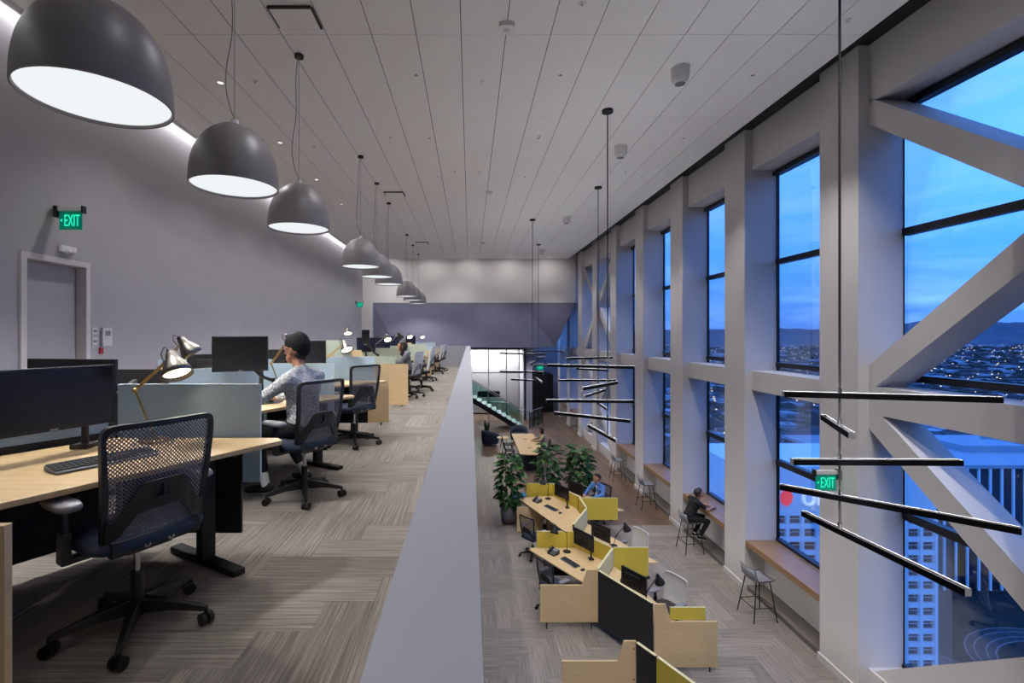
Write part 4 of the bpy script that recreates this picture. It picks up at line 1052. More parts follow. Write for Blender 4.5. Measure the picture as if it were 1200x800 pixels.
# seats of the other side, half hidden: two desks with their monitors
desk('oak pod desk on the wall side, hidden behind the near monitors', [(-3.95, 4.2), (-2.90, 4.2), (-2.36, 5.1), (-2.90, 5.68)], U, [(-3.4, 4.3, R(-30)), (-2.85, 5.3, R(-30))], None, 'upper pod desks')
desk('oak pod desk on the wall side, beyond the brass lamp', [(-3.95, 5.85), (-2.90, 5.85), (-2.36, 6.7), (-2.90, 7.2)], U, [(-3.4, 5.95, R(-30)), (-2.85, 6.9, R(-30))], None, 'upper pod desks')

monitor('large dark widescreen monitor on the near desk at the left edge', (-2.255, 2.59, 1.045), R(66), 0.60, 0.345, (-2.24, 2.78, 0.74))
monitor('dark monitor showing only its top behind the large near monitor', (-2.86, 3.45, 1.04), R(172), 0.72, 0.36, None)
monitor('square dark monitor on an arm in front of the man in the beanie', (-2.24, 4.66, 1.205), R(22), 0.50, 0.345, (-2.05, 4.98, 0.74))
monitor('dark monitor right behind the man’s beanie', (-2.10, 6.1, 1.15), R(14), 0.50, 0.33, (-1.95, 6.5, 0.74))
monitor('dark monitor back left of the man’s head beyond the screens', (-2.52, 6.45, 1.04), R(200), 0.50, 0.3, (-2.75, 6.3, 0.74))
monitor('small dark monitor back just left of the man’s square monitor', (-3.0, 5.45, 1.03), R(215), 0.40, 0.28, (-3.1, 5.35, 0.74))
keyboard('black and silver keyboard on the nearest desk', (-1.87, 2.45, 0.742), R(58))
keyboard('black keyboard under the hands of the man in the beanie', (-1.98, 4.46, 0.742), R(62))
mouse('black mouse beside the man’s keyboard', (-1.72, 4.72, 0.742), R(60))
t = thing('cable_bundle', 'black cables hanging under the nearest desk', 'cables', (-2.05, 2.1, 0.6))
for k in range(3):
    G().tube([(-.1+.05*k, -.3, .1), (-.05+.05*k, -.1, -.05-.03*k), (.1, .15, -.02), (.2+.03*k, .4, .1)], .006, 6).build('cable', 'black', t)
# brass lamps
desk_lamp('brass lamp with shining grey shade on the nearest desk', (-1.93, 2.93, 0.742), (-2.055, 2.93, 1.055), (-1.79, 2.90, 1.20), (0.45, -0.30, -0.85))
desk_lamp('brass lamp with dark shade turned away, just behind the nearest lamp', (-2.48, 3.98, 0.3), (-2.58, 4.0, 1.1), (-2.36, 4.0, 1.275), (0.55, 0.25, -0.9), lit=False)
desk_lamp('brass lamp with folded arms left of the man’s face', (-1.97, 5.02, 0.742), (-2.09, 5.02, 1.09), (-1.86, 5.02, 1.29), (0.5, 0.1, -0.85))
desk_lamp('lit brass lamp standing behind the third black chair', (-1.98, 6.55, 0.742), (-2.02, 6.6, 1.03), (-1.72, 6.62, 1.215), (0.45, -0.45, -0.8))
desk_lamp('small lit lamp high above the pale cream screen', (-2.75, 8.9, 0.74), (-2.5, 8.9, 1.25), (-2.28, 8.9, 1.44), (0.2, -0.5, -0.85), s=.9)

# chairs and the man
chair('black', (-1.59, 2.28, 0), 60, 'largest black mesh office chair, empty at the nearest desk')
chair('black', (-1.42, 4.10, 0), 58, 'black mesh office chair that the man in the beanie sits on')
chair('black', (-1.47, 6.05, 0), 54, 'third black mesh office chair from the front, empty, with blue seat')
mJ = dict(SIT); mJ.update(pelvis=(0, .02, .60), head=(0, .10, 1.245), head_yaw=R(6), head_pitch=R(-6), wr_l=(-.20, .46, .80), wr_r=(.16, .46, .80), el_l=(-.29, .20, .86), el_r=(.28, .18, .86), an_l=(-.17, .28, .095), toe_l=(-.22, .43, .05), an_r=(.24, .22, .095), toe_r=(.27, .38, .05), cuff=.72)
man, H = person('man in a black beanie, glasses and pale knit sweater typing at his desk', (-1.44, 4.17, 0), 66, mJ, dict(top='knit', bottom='trousers_black', sock='sock', shoe='shoe_black', sole='shoe_sole'), 0.0065)
blob('beanie', 'beanie', man, [(H(0, -.03, .06), .098, H(0, .02, .07), .090), (H(0, -.05, .03), .080, H(0, -.04, .06), .09), (H(0, -.03, .10), .075, H(0, -.02, .11), .07), (H(0, .0, .06), .092, H(0, .045, .075), .068)], .007)
blob('hair', 'hair_dark', man, [(H(-.04, -.052, -.02), .036, H(.04, -.052, -.02), .036), (H(-.02, -.06, -.02), .036, H(.02, -.06, -.045), .030)], .007)
gl = G()
for sg in (-1, 1):
    gl.tube([H(sg*.036+.024*cos(a), .098, .018+.019*sin(a)) for a in [2*pi*i/14 for i in range(14)]], .0028, 6, close=True)
    gl.tube([H(sg*.060, .097, .022), H(sg*.082, .06, .024), H(sg*.088, -.005, .022)], .0028, 6)
gl.tube([H(-.012, .099, .022), H(.012, .099, .022)], .0025, 6); gl.build('glasses', 'black_matte', man)

# second and third pods down the aisle
def far_pod(y0, n, wtop, lab, nth):
    end_panel('oak end panel at the near end of '+lab, -1.2, -2.28, -2.1, y0, U, bottom=0.03, low=.81)
    for i in range(n):
        y = y0+1.62+1.95*i
        desk('%s oak pod desk of ' % ('nearest', 'middle', 'farthest')[i]+lab, [(-1.17, y-.05), (-1.22, y), (-2.26, y), (-2.83, y-.95), (-2.3, y-1.57)], U, [(-1.62, y-.1, R(150)), (-2.25, y-1.1, R(150))], ((-1.45, y-.005), (-2.2, y-.005)), 'upper pod desks')
        scr('%s privacy screen of ' % ('nearest', 'middle', 'farthest')[i]+lab, -1.37, -2.26, y+0.04, wtop)
        sp('%s spine panel of ' % ('nearest', 'middle', 'farthest')[i]+lab, (-2.86, y-.92), (-2.30, y-.02), wtop)
        desk_lamp('%s lamp of ' % ('nearest', 'middle', 'farthest')[i]+lab, (-2.0, y-.15, 0.742), (-2.2, y-.15, 1.1), (-1.85, y-.15, 1.33 if i else 1.30), (0.3, -0.6, -0.7) if i != 1 else (0.5, .2, -.8), 'lamp_metal', 'black_matte', i != 1)
        monitor('%s aisle-side monitor of ' % ('nearest', 'middle', 'farthest')[i]+lab, (-2.25, y-.45, 1.16), R(55), 0.52, 0.32, (-2.3, y-.25, 0.74))
    slab_thing('privacy_screen', 'low pale screen on top of the near end panel of '+lab, 'screen', (-1.45, y0+.03), (-2.0, y0+.03), U+.82, U+.97, 0.02, wtop, None, 'pod desk privacy screens')
    end_panel('oak end panel at the far end of '+lab, -1.25, -2.28, -2.1, y0+1.75+1.95*(n-1)+.45, U, bottom=0.03, low=.81)
far_pod(9.22, 3, 'green_screen', 'the middle aisle pod', 2)
far_pod(17.0, 1, 'blue_screen', 'the farthest aisle pod', 3)
slab_thing('privacy_screen', 'pale cream screen beyond the lit brass lamp', 'screen', (-2.3, 8.55), (-3.1, 8.55), 0.5, 1.29, 0.03, 'green_screen', None, 'pod desk privacy screens')
monitor('small upright grey monitor beside the far white pilaster', (-2.05, 9.35, 1.33), R(-12), 0.30, 0.16, (-1.85, 9.6, .8), portrait=True)
for i, (x, y, f, lb) in enumerate(((-1.33, 10.55, 72, 'white mesh chair of the seated woman on the upper floor'), (-1.20, 11.75, 100, 'empty white mesh chair just behind the seated woman'),
                               (-1.30, 14.2, 80, 'third white mesh chair along the upper aisle, past the second oak panel'), (-1.22, 16.7, 95, 'fourth white mesh chair along the upper aisle'), (-1.15, 18.0, 80, 'farthest white mesh chair by the last oak end panel'))):
    chair('white', (x, y, 0), f, lb)
wJ = dict(SIT); wJ.update(head=(0, .15, 1.17), neck=(0, .09, 1.06), chest=(0, .05, .90), head_pitch=R(-14), head_yaw=R(8))
wmn, H = person('woman with long brown hair and grey cardigan seated on the upper floor', (-1.36, 10.57, 0.0), 96, wJ, dict(top='cardigan_grey', bottom='trousers_grey', sock='skin', shoe='shoe_black', sole='shoe_black'), 0.009, sc=0.95)
long_hair(wmn, H, 'hair_brown', .17)
# ================================================================ LOWER FLOOR: yellow pod desks
desk('front lower pod desk on the aisle side, with keyboard, phone and black lamp', [(1.28, 10.33), (1.33, 10.42), (2.30, 10.42), (2.85, 9.67), (2.36, 8.80), (2.22, 8.80)], F, [(1.75, 10.25, R(30)), (2.3, 9.2, R(30))], ((1.6, 10.41), (2.2, 10.41)), 'lower pod desks')
desk('rear lower pod desk on the aisle side, beside the potted tree', [(1.38, 13.52), (1.43, 13.60), (2.38, 13.75), (2.85, 12.75), (2.85, 11.9), (2.40, 10.98), (2.34, 11.0)], F, [(1.85, 13.3, R(30)), (2.45, 11.8, R(30))], ((1.6, 13.6), (2.3, 13.6)), 'lower pod desks')
desk('lower pod desk on the window side behind the oak panel, with a white chair', [(3.35, 7.76), (2.95, 7.72), (2.38, 8.72), (2.88, 9.60), (3.0, 9.3)], F, [(3.4, 7.9, R(210)), (2.85, 9.0, R(210))], None, 'lower pod desks')
desk('lower pod desk on the window side behind the middle yellow screen', [(3.84, 9.74), (2.90, 9.72), (2.36, 10.6), (2.88, 11.75)], F, [(3.4, 9.9, R(210)), (2.85, 11.0, R(210))], None, 'lower pod desks')
desk('lower pod desk on the window side where the man in blue sits', [(4.05, 12.62), (2.93, 12.62), (2.45, 13.75), (2.88, 14.6)], F, [(3.4, 12.9, R(210)), (2.85, 14.0, R(210))], None, 'lower pod desks')
def ys(lb, a, b, m='yellow_screen', z0=.5, z1=1.08, e='yellow_light'): slab_thing('privacy_screen', lb, 'screen', a, b, F+z0, F+z1, 0.024, m, e, 'yellow pod screens')
ys('yellow screen at the far end of the front aisle-side desk', (1.46, 10.47), (2.28, 10.47))
ys('yellow screen at the far end of the rear aisle-side desk, beside the potted tree', (1.62, 13.82), (2.40, 13.82))
ys('yellow screen in front of the man in blue', (2.92, 12.60), (3.88, 12.60))
ys('yellow screen between the black monitor and the window-side chairs', (2.90, 9.68), (3.60, 9.68))
ys('small yellow screen on top of the front oak panel', (3.22, 7.70), (3.78, 7.70), z0=.80, z1=1.0)
def yp(lb, a, b, m='yellow_screen', z0=.56):
    t = slab_thing('spine_panel', lb, 'panel', a, b, F+.10, F+1.08, 0.03, m if m == 'charcoal' else 'charcoal', None, 'lower pod spine panels')
    if m != 'charcoal':
        p0 = Vector((*a, 0)); p1 = Vector((*b, 0)); L_ = (p1-p0).length
        G().box(-L_/2, L_/2, -0.021, -0.015, z0, 0.972).box(-L_/2, L_/2, 0.015, 0.021, z0, 0.972).build('yellow_lining', m, t)
    L_ = (Vector((*b, 0))-Vector((*a, 0))).length
    G().box(-L_/2, L_/2, -0.022, 0.022, 0.972, 0.98).build('top_edge', 'yellow_light', t)
yp('yellow spine panel behind the rear aisle-side desk', (2.40, 13.82), (2.88, 12.72)); yp('short yellow spine panel beside the yellow screen of the man in blue', (2.89, 12.68), (2.89, 11.88))
yp('slanted pale yellow spine panel at the near end of the rear desk', (2.88, 11.84), (2.34, 10.84), 'yellow_light', .3); yp('yellow spine panel behind the front desk monitor', (2.31, 10.46), (2.87, 9.70))
yp('slanted pale yellow spine panel above the charcoal panel', (2.87, 9.64), (2.35, 8.80), 'yellow_light', .3); yp('large charcoal spine panel between the two oak end panels', (2.35, 8.74), (2.93, 7.68), 'charcoal')
yp('charcoal spine panel at the bottom edge of the view', (2.34, 6.70), (2.50, 6.42), 'charcoal'); yp('yellow spine panel leaving the view at the bottom', (2.51, 6.40), (2.93, 5.62))
end_panel('stepped oak end panel of the front aisle-side desk', 1.28, 2.34, 2.14, 8.75, F, bottom=0.13)
end_panel('stepped oak end panel on the window side, before the white chair', 3.95, 2.94, 3.12, 7.64, F, bottom=0.08)
end_panel('stepped oak end panel cut off by the bottom edge of the view', 1.29, 2.33, 2.16, 6.72, F, bottom=0.13, holes=True)
slab_thing('storage_panel', 'plain oak side panel under the rear aisle-side desk', 'panel', (1.27, 13.0), (1.98, 13.0), F+.02, F+.70, 0.025, 'oak', None)
t = thing('desk_pedestal', 'dark oak pedestal under the rear aisle-side desk', 'pedestal', (2.1, 12.7, F)); G().box(-.0, .38, 0, .5, .08, .62).build('body', 'oak', t); G().box(0.01, .37, -.015, 0, .36, .61).build('drawer', 'oak', t); G().box(0.01, .37, -.015, 0, .09, .34).build('drawer', 'oak', t)
monitor('black monitor on the front aisle-side desk before the yellow lining', (2.36, 9.98, F+1.10), R(-58), 0.56, 0.34, (2.50, 9.88, F+.74))
monitor('black monitor on the rear aisle-side desk', (2.47, 12.95, F+1.12), R(-58), 0.54, 0.33, (2.6, 12.8, F+.74))
monitor('black monitor back facing the man in blue', (2.95, 13.35, F+1.10), R(122), 0.54, 0.33, (2.8, 13.4, F+.74))
monitor('black monitor back rising behind the charcoal spine panel', (2.92, 8.50, F+1.02), R(122), 0.54, 0.33, (2.75, 8.7, F+.74))
monitor('black monitor back low behind the curved yellow panel', (2.92, 10.65, F+.99), R(122), 0.54, 0.33, (2.75, 10.75, F+.74))
keyboard('black keyboard on the front lower desk', (2.03, 9.72, F+.742), R(-60)); keyboard('black keyboard on the rear lower desk', (2.16, 12.75, F+.742), R(-60))
mouse('black mouse right of the front lower keyboard', (2.22, 9.42, F+.742), R(-60)); mouse('black mouse right of the rear lower keyboard', (2.34, 12.4, F+.742), R(-60))
def phone(lb, loc, rz):
    t = thing('desk_phone', lb, 'phone', loc, rz, 'grey desk phones')
    G().add([(-.10, -.09, 0), (.10, -.09, 0), (.10, .09, 0), (-.10, .09, 0), (-.10, -.09, .02), (.10, -.09, .02), (.10, .09, .09), (-.10, .09, .09)], [(0, 3, 2, 1), (4, 5, 6, 7), (0, 1, 5, 4), (1, 2, 6, 5), (2, 3, 7, 6), (3, 0, 4, 7)]).build('body', 'plastic_black', t, bevel=.005)
    G().bar((-.075, -.08, .05), (-.075, .08, .115), .045, .03).build('handset', 'plastic_black', t, bevel=.008)
    G().bar((.02, .02, .066), (.02, .075, .088), .11, .004).build('display', 'key_light', t)
    g = G()
    for i in range(3):
        for j in range(4): x, y = -.01+i*.03, -.07+j*.022; g.cbox((x, y, .028+(y+.09)/.18*.07-.004), (.02, .014, .012))
    k = g.build('keypad', 'grey_plastic', t); k['kind'] = 'stuff'
    G().tube([(-.1, -.02, .01), (-.16, -.04, .008), (-.2, .03, .008), (-.24, .0, .008)], .004, 6).build('coiled_cord', 'black_matte', t)
phone('grey desk phone on the front lower desk', (1.76, 10.12, F+.742), R(-50)); phone('grey desk phone on the rear lower desk', (1.86, 13.25, F+.742), R(-50))
desk_lamp('black lamp on the front lower desk with its head over the yellow screen', (2.07, 10.22, F+.742), (2.07, 10.25, F+1.14), (1.80, 10.2, F+1.20), (-.2, -.3, -.9), 'black_matte', 'black_matte', False)
desk_lamp('black lamp on the rear lower desk beside the yellow screen', (2.20, 13.50, F+.742), (2.22, 13.52, F+1.14), (2.05, 13.45, F+1.22), (-.2, -.3, -.9), 'black_matte', 'black_matte', False)
desk_lamp('black lamp before the white chair behind the front oak panel', (3.02, 8.2, F+.742), (3.05, 8.25, F+.95), (3.30, 8.35, F+1.10), (.3, .1, -.9), 'black_matte', 'black_matte', False)
desk_lamp('black lamp before the white chair behind the yellow screens', (3.15, 10.5, F+.742), (3.2, 10.5, F+.95), (3.45, 10.55, F+1.12), (.3, .1, -.9), 'black_matte', 'black_matte', False)
chair('black', (1.52, 11.62, F), -50, 'black mesh chair at the rear lower desk')
chair('black', (1.62, 9.36, F), -56, 'black mesh chair at the front lower desk, behind the oak end panel')
chair('black', (3.76, 13.85, F), 118, 'black chair under the man in blue on the lower floor')
chair('white', (3.55, 8.58, F), 118, 'white mesh chair behind the front oak panel on the lower floor')
chair('white', (3.62, 10.62, F), 112, 'white mesh chair behind the yellow screens on the lower floor')
bJ = dict(SIT); bJ.update(head_pitch=R(-16), head_yaw=R(-14), el_l=(-.27, .15, .84), el_r=(.27, .15, .84))
bman, H = person('man with dark hair in an open blue shirt at the lower yellow desks', (3.72, 13.83, F), 124, bJ, dict(top='shirt_blue', bottom='trousers_grey', sock='sock', shoe='shoe_black', sole='shoe_sole', skin='skin_tan'), 0.009)
short_hair(bman, H, 'hair_dark')
blob('undershirt', 'shirt_white', bman, [((0, .095, .72), .045, (0, .105, 1.0), .04)], .009); blob('neck_scarf', 'black_matte', bman, [((.02, .13, .98), .04, (.035, .15, .88), .05)], .009)

# ---- potted fiddle-leaf plants, each leaf its own piece
def leaf_mesh(nm, m, L_=0.24, W_=0.15):
    pts = []; n = 7
    for i in range(n+1):
        a = i/n; w = W_/2*(sin(pi*a**0.8)**0.7)*(0.75+0.35*a); x = L_*a; z = -0.10*L_*a*a*4*0.35
        pts.append([(x, -w, z+0.18*w), (x, 0, z), (x, w, z+0.18*w)])
    v_ = [p for r_ in pts for p in r_]; f = []
    for i in range(n):
        for k in range(2): a = i*3+k; f.append((a, a+3, a+4, a+1))
    g = G(); g.add(v_, f, True); return g.mesh(nm, m)
lm = [leaf_mesh('leaf', 'leaf'), leaf_mesh('leaf', 'leaf_light', .22, .15)]
def plant(lb, loc, z0, z1, rad, n, potr, poth, seed):
    rnd = random.Random(seed); t = thing('potted_plant', lb, 'plant', loc, group='potted fiddle-leaf plants')
    G().lathe([(0, 0), (potr*.82, 0), (potr, poth*.5), (potr, poth), (potr-.03, poth), (potr-.035, poth-.05), (0, poth-.05)], 28).build('pot', 'pot', t)
    G().lathe([(0, poth-.045), (potr-.036, poth-.045)], 24, sm=False).build('soil', 'soil', t)
    stems = []
    for k in range(4):
        a = 2*pi*k/4+rnd.random(); top = Vector((cos(a)*rad*.35, sin(a)*rad*.35, z1-.25-rnd.random()*.2)); stems.append(top)
        G().tube([(cos(a)*.04, sin(a)*.04, poth-.05), (cos(a)*.10, sin(a)*.10, (poth+top.z)/2), top], [.014, .011, .006], 7).build('stem', 'trunk', t)
    for i in range(n):
        z = z0+(z1-z0)*(i+.5)/n; a = i*2.4+rnd.random()*.5
        fz = (z-z0)/(z1-z0); rr = rad*(0.55+0.45*sin(pi*min(1, fz*.85+.12)))*(.35+.65*rnd.random()**.5)*.72
        p = Vector((cos(a)*rr, sin(a)*rr, z)); pitch = rnd.uniform(-.75, .35)-.3*(1-fz)
        o = inst('leaf', lm[0 if rnd.random() < .72 else 1], t, p, rot=(rnd.uniform(-.4, .4), -(-pitch) if False else -pitch*0.9-.1, a+rnd.uniform(-.5, .5)))
        s = rnd.uniform(.95, 1.4); o.scale = (s, s, s)
plant('tall leafy plant in a grey pot left of the rear yellow screen', (1.12, 13.75, F), .55, 1.95, .44, 150, .25, .52, 1)
plant('bushy leafy plant behind the rear desk monitors, left of the man in blue', (2.50, 15.3, F), .5, 1.85, .50, 150, .24, .42, 2)
plant('bushy leafy plant right behind the head of the man in blue', (3.52, 15.5, F), .5, 1.75, .50, 150, .24, .42, 3)
t = thing('bench', 'low blue bench between the tall plant and the yellow screen', 'bench', (1.75, 14.75, F)); G().box(-.5, .5, -.2, .2, .34, .45).build('cushion', 'bench_blue', t, bevel=.02)
for s in (-1, 1): G().box(s*.42-.02, s*.42+.02, -.18, .18, 0, .34).build('leg', 'black_matte', t)

# ---- meeting table, woman, chairs, armchairs
t = thing('meeting_table', 'long oak meeting table with dark pedestal on the lower wood floor', 'table', (2.43, 20.4, F))
G().box(-.50, .50, -1.92, 1.92, .70, .745).build('tabletop', 'table_oak', t, bevel=.006); G().box(-.22, .22, -1.5, -1.1, 0, .70).build('pedestal', 'black_matte', t); G().box(-.22, .22, 1.1, 1.5, 0, .70).build('pedestal', 'black_matte', t)
for y in (-.9, .7): G().box(-.07, .07, y-.05, y+.05, .745, .75).build('power_port', 'black', t)
def side_chair(lb, loc, face):
    t = thing('side_chair', lb, 'chair', loc, R(face), 'dark side chairs at the meeting table')
    G().box(-.22, .22, -.21, .22, .43, .46).build('seat', 'charcoal', t, bevel=.012)
    n = 9; v_ = []
    for i in range(n):
        u = -1+2*i/(n-1)
        for z, y in ((.46, -.20), (.62, -.24), (.80, -.27)):
            v_ += [(u*.21, y+.03*u*u, z), (u*.21, y+.03*u*u-.018, z)]
    f = []
    for i in range(n-1):
        for k in range(2): a = i*6+k*2; f += [(a, a+2, a+8, a+6), (a+1, a+7, a+9, a+3)]
        a = i*6; f += [(a, a+6, a+7, a+1), (a+4, a+5, a+11, a+10)]
    f += [(0, 1, 3, 2), (2, 3, 5, 4)]; e = (n-1)*6; f += [(e, e+2, e+3, e+1), (e+2, e+4, e+5, e+3)]
    g = G(); g.add(v_, f); g.build('backrest', 'charcoal', t)
    for sx in (-1, 1):
        for sy in (-1, 1): G().cyl((sx*.19, sy*.18, .43), (sx*.23, sy*.23, 0), .011, n=8).build('leg', 'black_matte', t)
side_chair('dark side chair at the near left of the meeting table', (1.68, 19.3, F), -90); side_chair('dark side chair at the middle left of the meeting table', (1.68, 20.4, F), -90); side_chair('dark side chair at the far left of the meeting table', (1.68, 21.5, F), -90)
side_chair('dark side chair of the woman at the meeting table', (3.22, 20.75, F), 90)
tJ = dict(SIT); 
for k in tJ: tJ[k] = tuple(v if i < 2 else v-.03 for i, v in enumerate(tJ[k])) if k[:2] in ('pe', 'ch', 'ne', 'he', 'sh', 'hi') else tJ[k]
twm, H = person('woman with long dark hair and tan jacket at the meeting table', (3.17, 20.75, F), 92, tJ, dict(top='shirt_tan', bottom='trousers_black', sock='skin', shoe='shoe_black', sole='shoe_black'), 0.010)
long_hair(twm, H, 'hair_dark', .24)
def armchair(lb, loc, face):
    t = thing('armchair', lb, 'armchair', loc, R(face), 'dark blue tub armchairs')
    n = 20; v_ = []
    for i in range(n+1):
        a = R(-215)+R(250)*i/n; h = .46+.30*max(0, sin(-a*1.0) if False else (1-abs(i/n-.5)*2))**.6
        for r_, z in ((.40, .10), (.44, h*.7), (.45, h), (.36, h), (.34, h*.7), (.33, .36)): v_.append((cos(a)*r_, sin(a)*r_, z))
    f = [(i*6+k, i*6+6+k, i*6+7+k, i*6+1+k) for i in range(n) for k in range(5)]+[tuple(range(6)), tuple(range(n*6+5, n*6-1, -1))]
    g = G(); g.add(v_, f, True); g.build('shell', 'armchair', t)
    G().lathe([(0, .12), (.36, .12), (.38, .2), (.38, .38), (.33, .43), (0, .44)], 24).build('seat', 'armchair', t)
    for k in range(4): a = pi/4+k*pi/2; G().cyl((cos(a)*.26, sin(a)*.26, .13), (cos(a)*.32, sin(a)*.32, 0), .014, n=8).build('leg', 'black_matte', t)
armchair('dark tub armchair under the stair, left of the meeting table', (.98, 23.3, F), -40); armchair('dark tub armchair behind the far end of the meeting table', (2.45, 24.0, F), 170)
t = thing('side_table', 'small round wooden side table between armchair and meeting table', 'side table', (1.55, 22.6, F)); G().cyl((0, 0, .48), (0, 0, .51), .28, n=28).build('table_top', 'table_oak', t)
for k in range(3): a = 2*pi*k/3; G().cyl((cos(a)*.12, sin(a)*.12, .48), (cos(a)*.24, sin(a)*.24, 0), .010, n=8).build('leg', 'black_matte', t)
t = thing('snake_plant', 'small spiky plant behind the dark armchair under the stair', 'plant', (.85, 24.6, F)); G().lathe([(0, 0), (.14, 0), (.17, .3), (.14, .3), (0, .26)], 20).build('pot', 'pot', t)
for k in range(9):
    a = k*2.4; g = G(); b = Vector((cos(a)*.06, sin(a)*.06, .25)); tp = Vector((cos(a)*.2, sin(a)*.2, .85+.25*((k*37 % 10)/10))); s = Vector((-sin(a), cos(a), 0))*.035
    g.add([b-s, b+s, (b+tp)/2+s*1.3, tp, (b+tp)/2-s*1.3], [(0, 1, 2, 3, 4)]); g.build('leaf', 'leaf', t)

# ---- bar stools along the windows
def make_stool(lb, loc, face):
    t = thing('bar_stool', lb, 'stool', loc, R(face), 'grey bar stools by the windows')
    n = 12; v_ = []; prof = [(.21, .745), (.12, .735), (-.05, .73), (-.16, .74), (-.20, .78), (-.225, .86), (-.245, .97)]
    for y, z in prof:
        for i in range(n+1):
            u = -1+2*i/n; w = .215 if z < .8 else .205; v_.append((u*w, y+(.05*u*u if z > .76 else 0), z+.03*u*u*(1 if z < .77 else .0)))
    m_ = len(prof); f = [(j*(n+1)+i, j*(n+1)+i+1, (j+1)*(n+1)+i+1, (j+1)*(n+1)+i) for j in range(m_-1) for i in range(n)]
    k0 = len(v_); v_ += [(x, y+.004, z-.02) if z < .77 else (x, y-.018, z) for x, y, z in v_]; f += [tuple(k0+i for i in q[::-1]) for q in f]
    rim = [i for i in range(n+1)]+[j*(n+1)+n for j in range(1, m_)]+[(m_-1)*(n+1)+i for i in range(n-1, -1, -1)]+[j*(n+1) for j in range(m_-2, 0, -1)]
    f += [(rim[i], k0+rim[i], k0+rim[(i+1) % len(rim)], rim[(i+1) % len(rim)]) for i in range(len(rim))]
    g = G(); g.add(v_, f, True); g.build('seat_shell', 'grey_plastic', t)
    G().tube([v_[i] for i in rim], .006, 6, close=True).build('rim', 'black_matte', t)
    ft = []
    for sx in (-1, 1):
        for sy in (-1, 1):
            p1 = Vector((sx*.235, sy*.235-.01, 0)); p0 = Vector((sx*.15, sy*.14, .72)); ft.append(p1.lerp(p0, .36)); G().cyl(p1, p0, .0105, n=8).build('leg', 'black_matte', t)
    for a, b in ((0, 1), (1, 3), (3, 2), (2, 0)): G().cyl(ft[a], ft[b], .008, n=8).build('footrest', 'black_matte', t)
    return t
stools = [(5.50, 9.15, 'nearest grey bar stool, empty, right of the white chairs'), (5.48, 11.90, 'grey bar stool on which the man in black sits'), (5.48, 14.85, 'empty grey bar stool next to the third window counter'), (5.45, 17.65, 'farthest empty grey bar stool by the window counter')]
s0 = None
for x, y, lb in stools:
    if s0 is None: s0 = make_stool(lb, (x, y, F), -84)
    else: dup(s0, (x, y, F), R(-84-(y*7 % 9)), lb)
kJ = dict(pelvis=(0, .02, .845), chest=(0, .13, 1.14), neck=(0, .20, 1.30), head=(0, .275, 1.42), head_pitch=R(-22), sh_l=(-.19, .15, 1.25), sh_r=(.19, .15, 1.25), el_l=(-.24, .34, 1.09), el_r=(.24, .34, 1.09), wr_l=(-.09, .55, 1.085), wr_r=(.09, .55, 1.085), hd_l=(.6, 1, -.05), hd_r=(-.6, 1, -.05),
          hip_l=(-.09, .05, .83), hip_r=(.09, .05, .83), kn_l=(-.13, .44, .80), kn_r=(.13, .42, .77), an_l=(-.10, .20, .40), an_r=(.10, .24, .40), toe_l=(-.11, .34, .33), toe_r=(.11, .38, .33), cuff=.9)
kman, H = person('man in black t-shirt and trousers sitting on a stool at the window counter', (5.44, 11.9, F), -86, kJ, dict(top='shirt_black', bottom='trousers_black', sock='sock', shoe='shoe_black', sole='shoe_sole', sleeve='short', skin='skin_tan'), 0.008)
short_hair(kman, H, 'hair_dark')

# ---- stair with glass balustrade, black cabinet, office furniture
t = thing('staircase', 'dark steel staircase with pale treads rising to the left on the lower floor', 'staircase', (2.95, 27.2, F))
NS, RISE, RUN = 23, 0.174, 0.285
for i in range(NS):
    G().box(-RUN*(i+1)-.03, -RUN*i, -.03, 1.3, RISE*i+.06, RISE*(i+1)).build('tread', 'white_plastic', t)
for y in (-.04, 1.30):
    sl = RISE/RUN; L_ = RUN*NS
    pl = [(0.05, 0), (0.05, .04), (-L_, L_*sl+.04), (-L_, L_*sl-.26), (-.40, 0)]
    G().prism(pl, -y-.04, -y, mtx=Matrix.Rotation(pi/2, 4, 'X')).build('stringer', 'black_matte', t)
g = G()
for i in range(NS): g.box(-RUN*i-.012, -RUN*i, 0.0, 1.3, RISE*i, RISE*(i+1)-.04)
g.build('risers', 'white_plastic', t)
for y in (-.05, 1.35):
    hr = t if True else None
    G().tube([(.35, y, .98), (0, y, .98), (-RUN*NS, y, .98+RISE*NS)], .022, 8).build('handrail', 'grey_plastic', t)
    for k in range(5):
        x0, x1 = -k*1.25, -(k+1)*1.25+.02; z0, z1 = -x0*sl, -x1*sl
        G().add([(x0, y, z0+.1), (x1, y, z1+.1), (x1, y, z1+.93), (x0, y, z0+.93), (x0, y+.012, z0+.1), (x1, y+.012, z1+.1), (x1, y+.012, z1+.93), (x0, y+.012, z0+.93)], [(0, 1, 2, 3), (7, 6, 5, 4), (0, 4, 5, 1), (1, 5, 6, 2), (2, 6, 7, 3), (3, 7, 4, 0)]).build('glass_panel', 'rail_glass', t)
t = thing('glass_railing', 'glass railing with dark posts beside the foot of the stair', 'railing', (3.35, 27.0, F))
for k in range(4): G().box(k*.33-.02, k*.33+.02, k*.55-.02, k*.55+.02, 0, 1.0).build('post', 'black_matte', t)
for k in range(3): G().bar((k*.33, k*.55, .5), ((k+1)*.33, (k+1)*.55, .5), .012, .86).build('glass_panel', 'rail_glass', t)
G().bar((0, 0, 1.01), (.99, 1.65, 1.01), .04, .03).build('handrail', 'grey_plastic', t)
t = thing('tall_cabinet', 'tall black cabinet with rounded corner at the far end of the lower floor', 'cabinet', (5.0, 33.3, F))
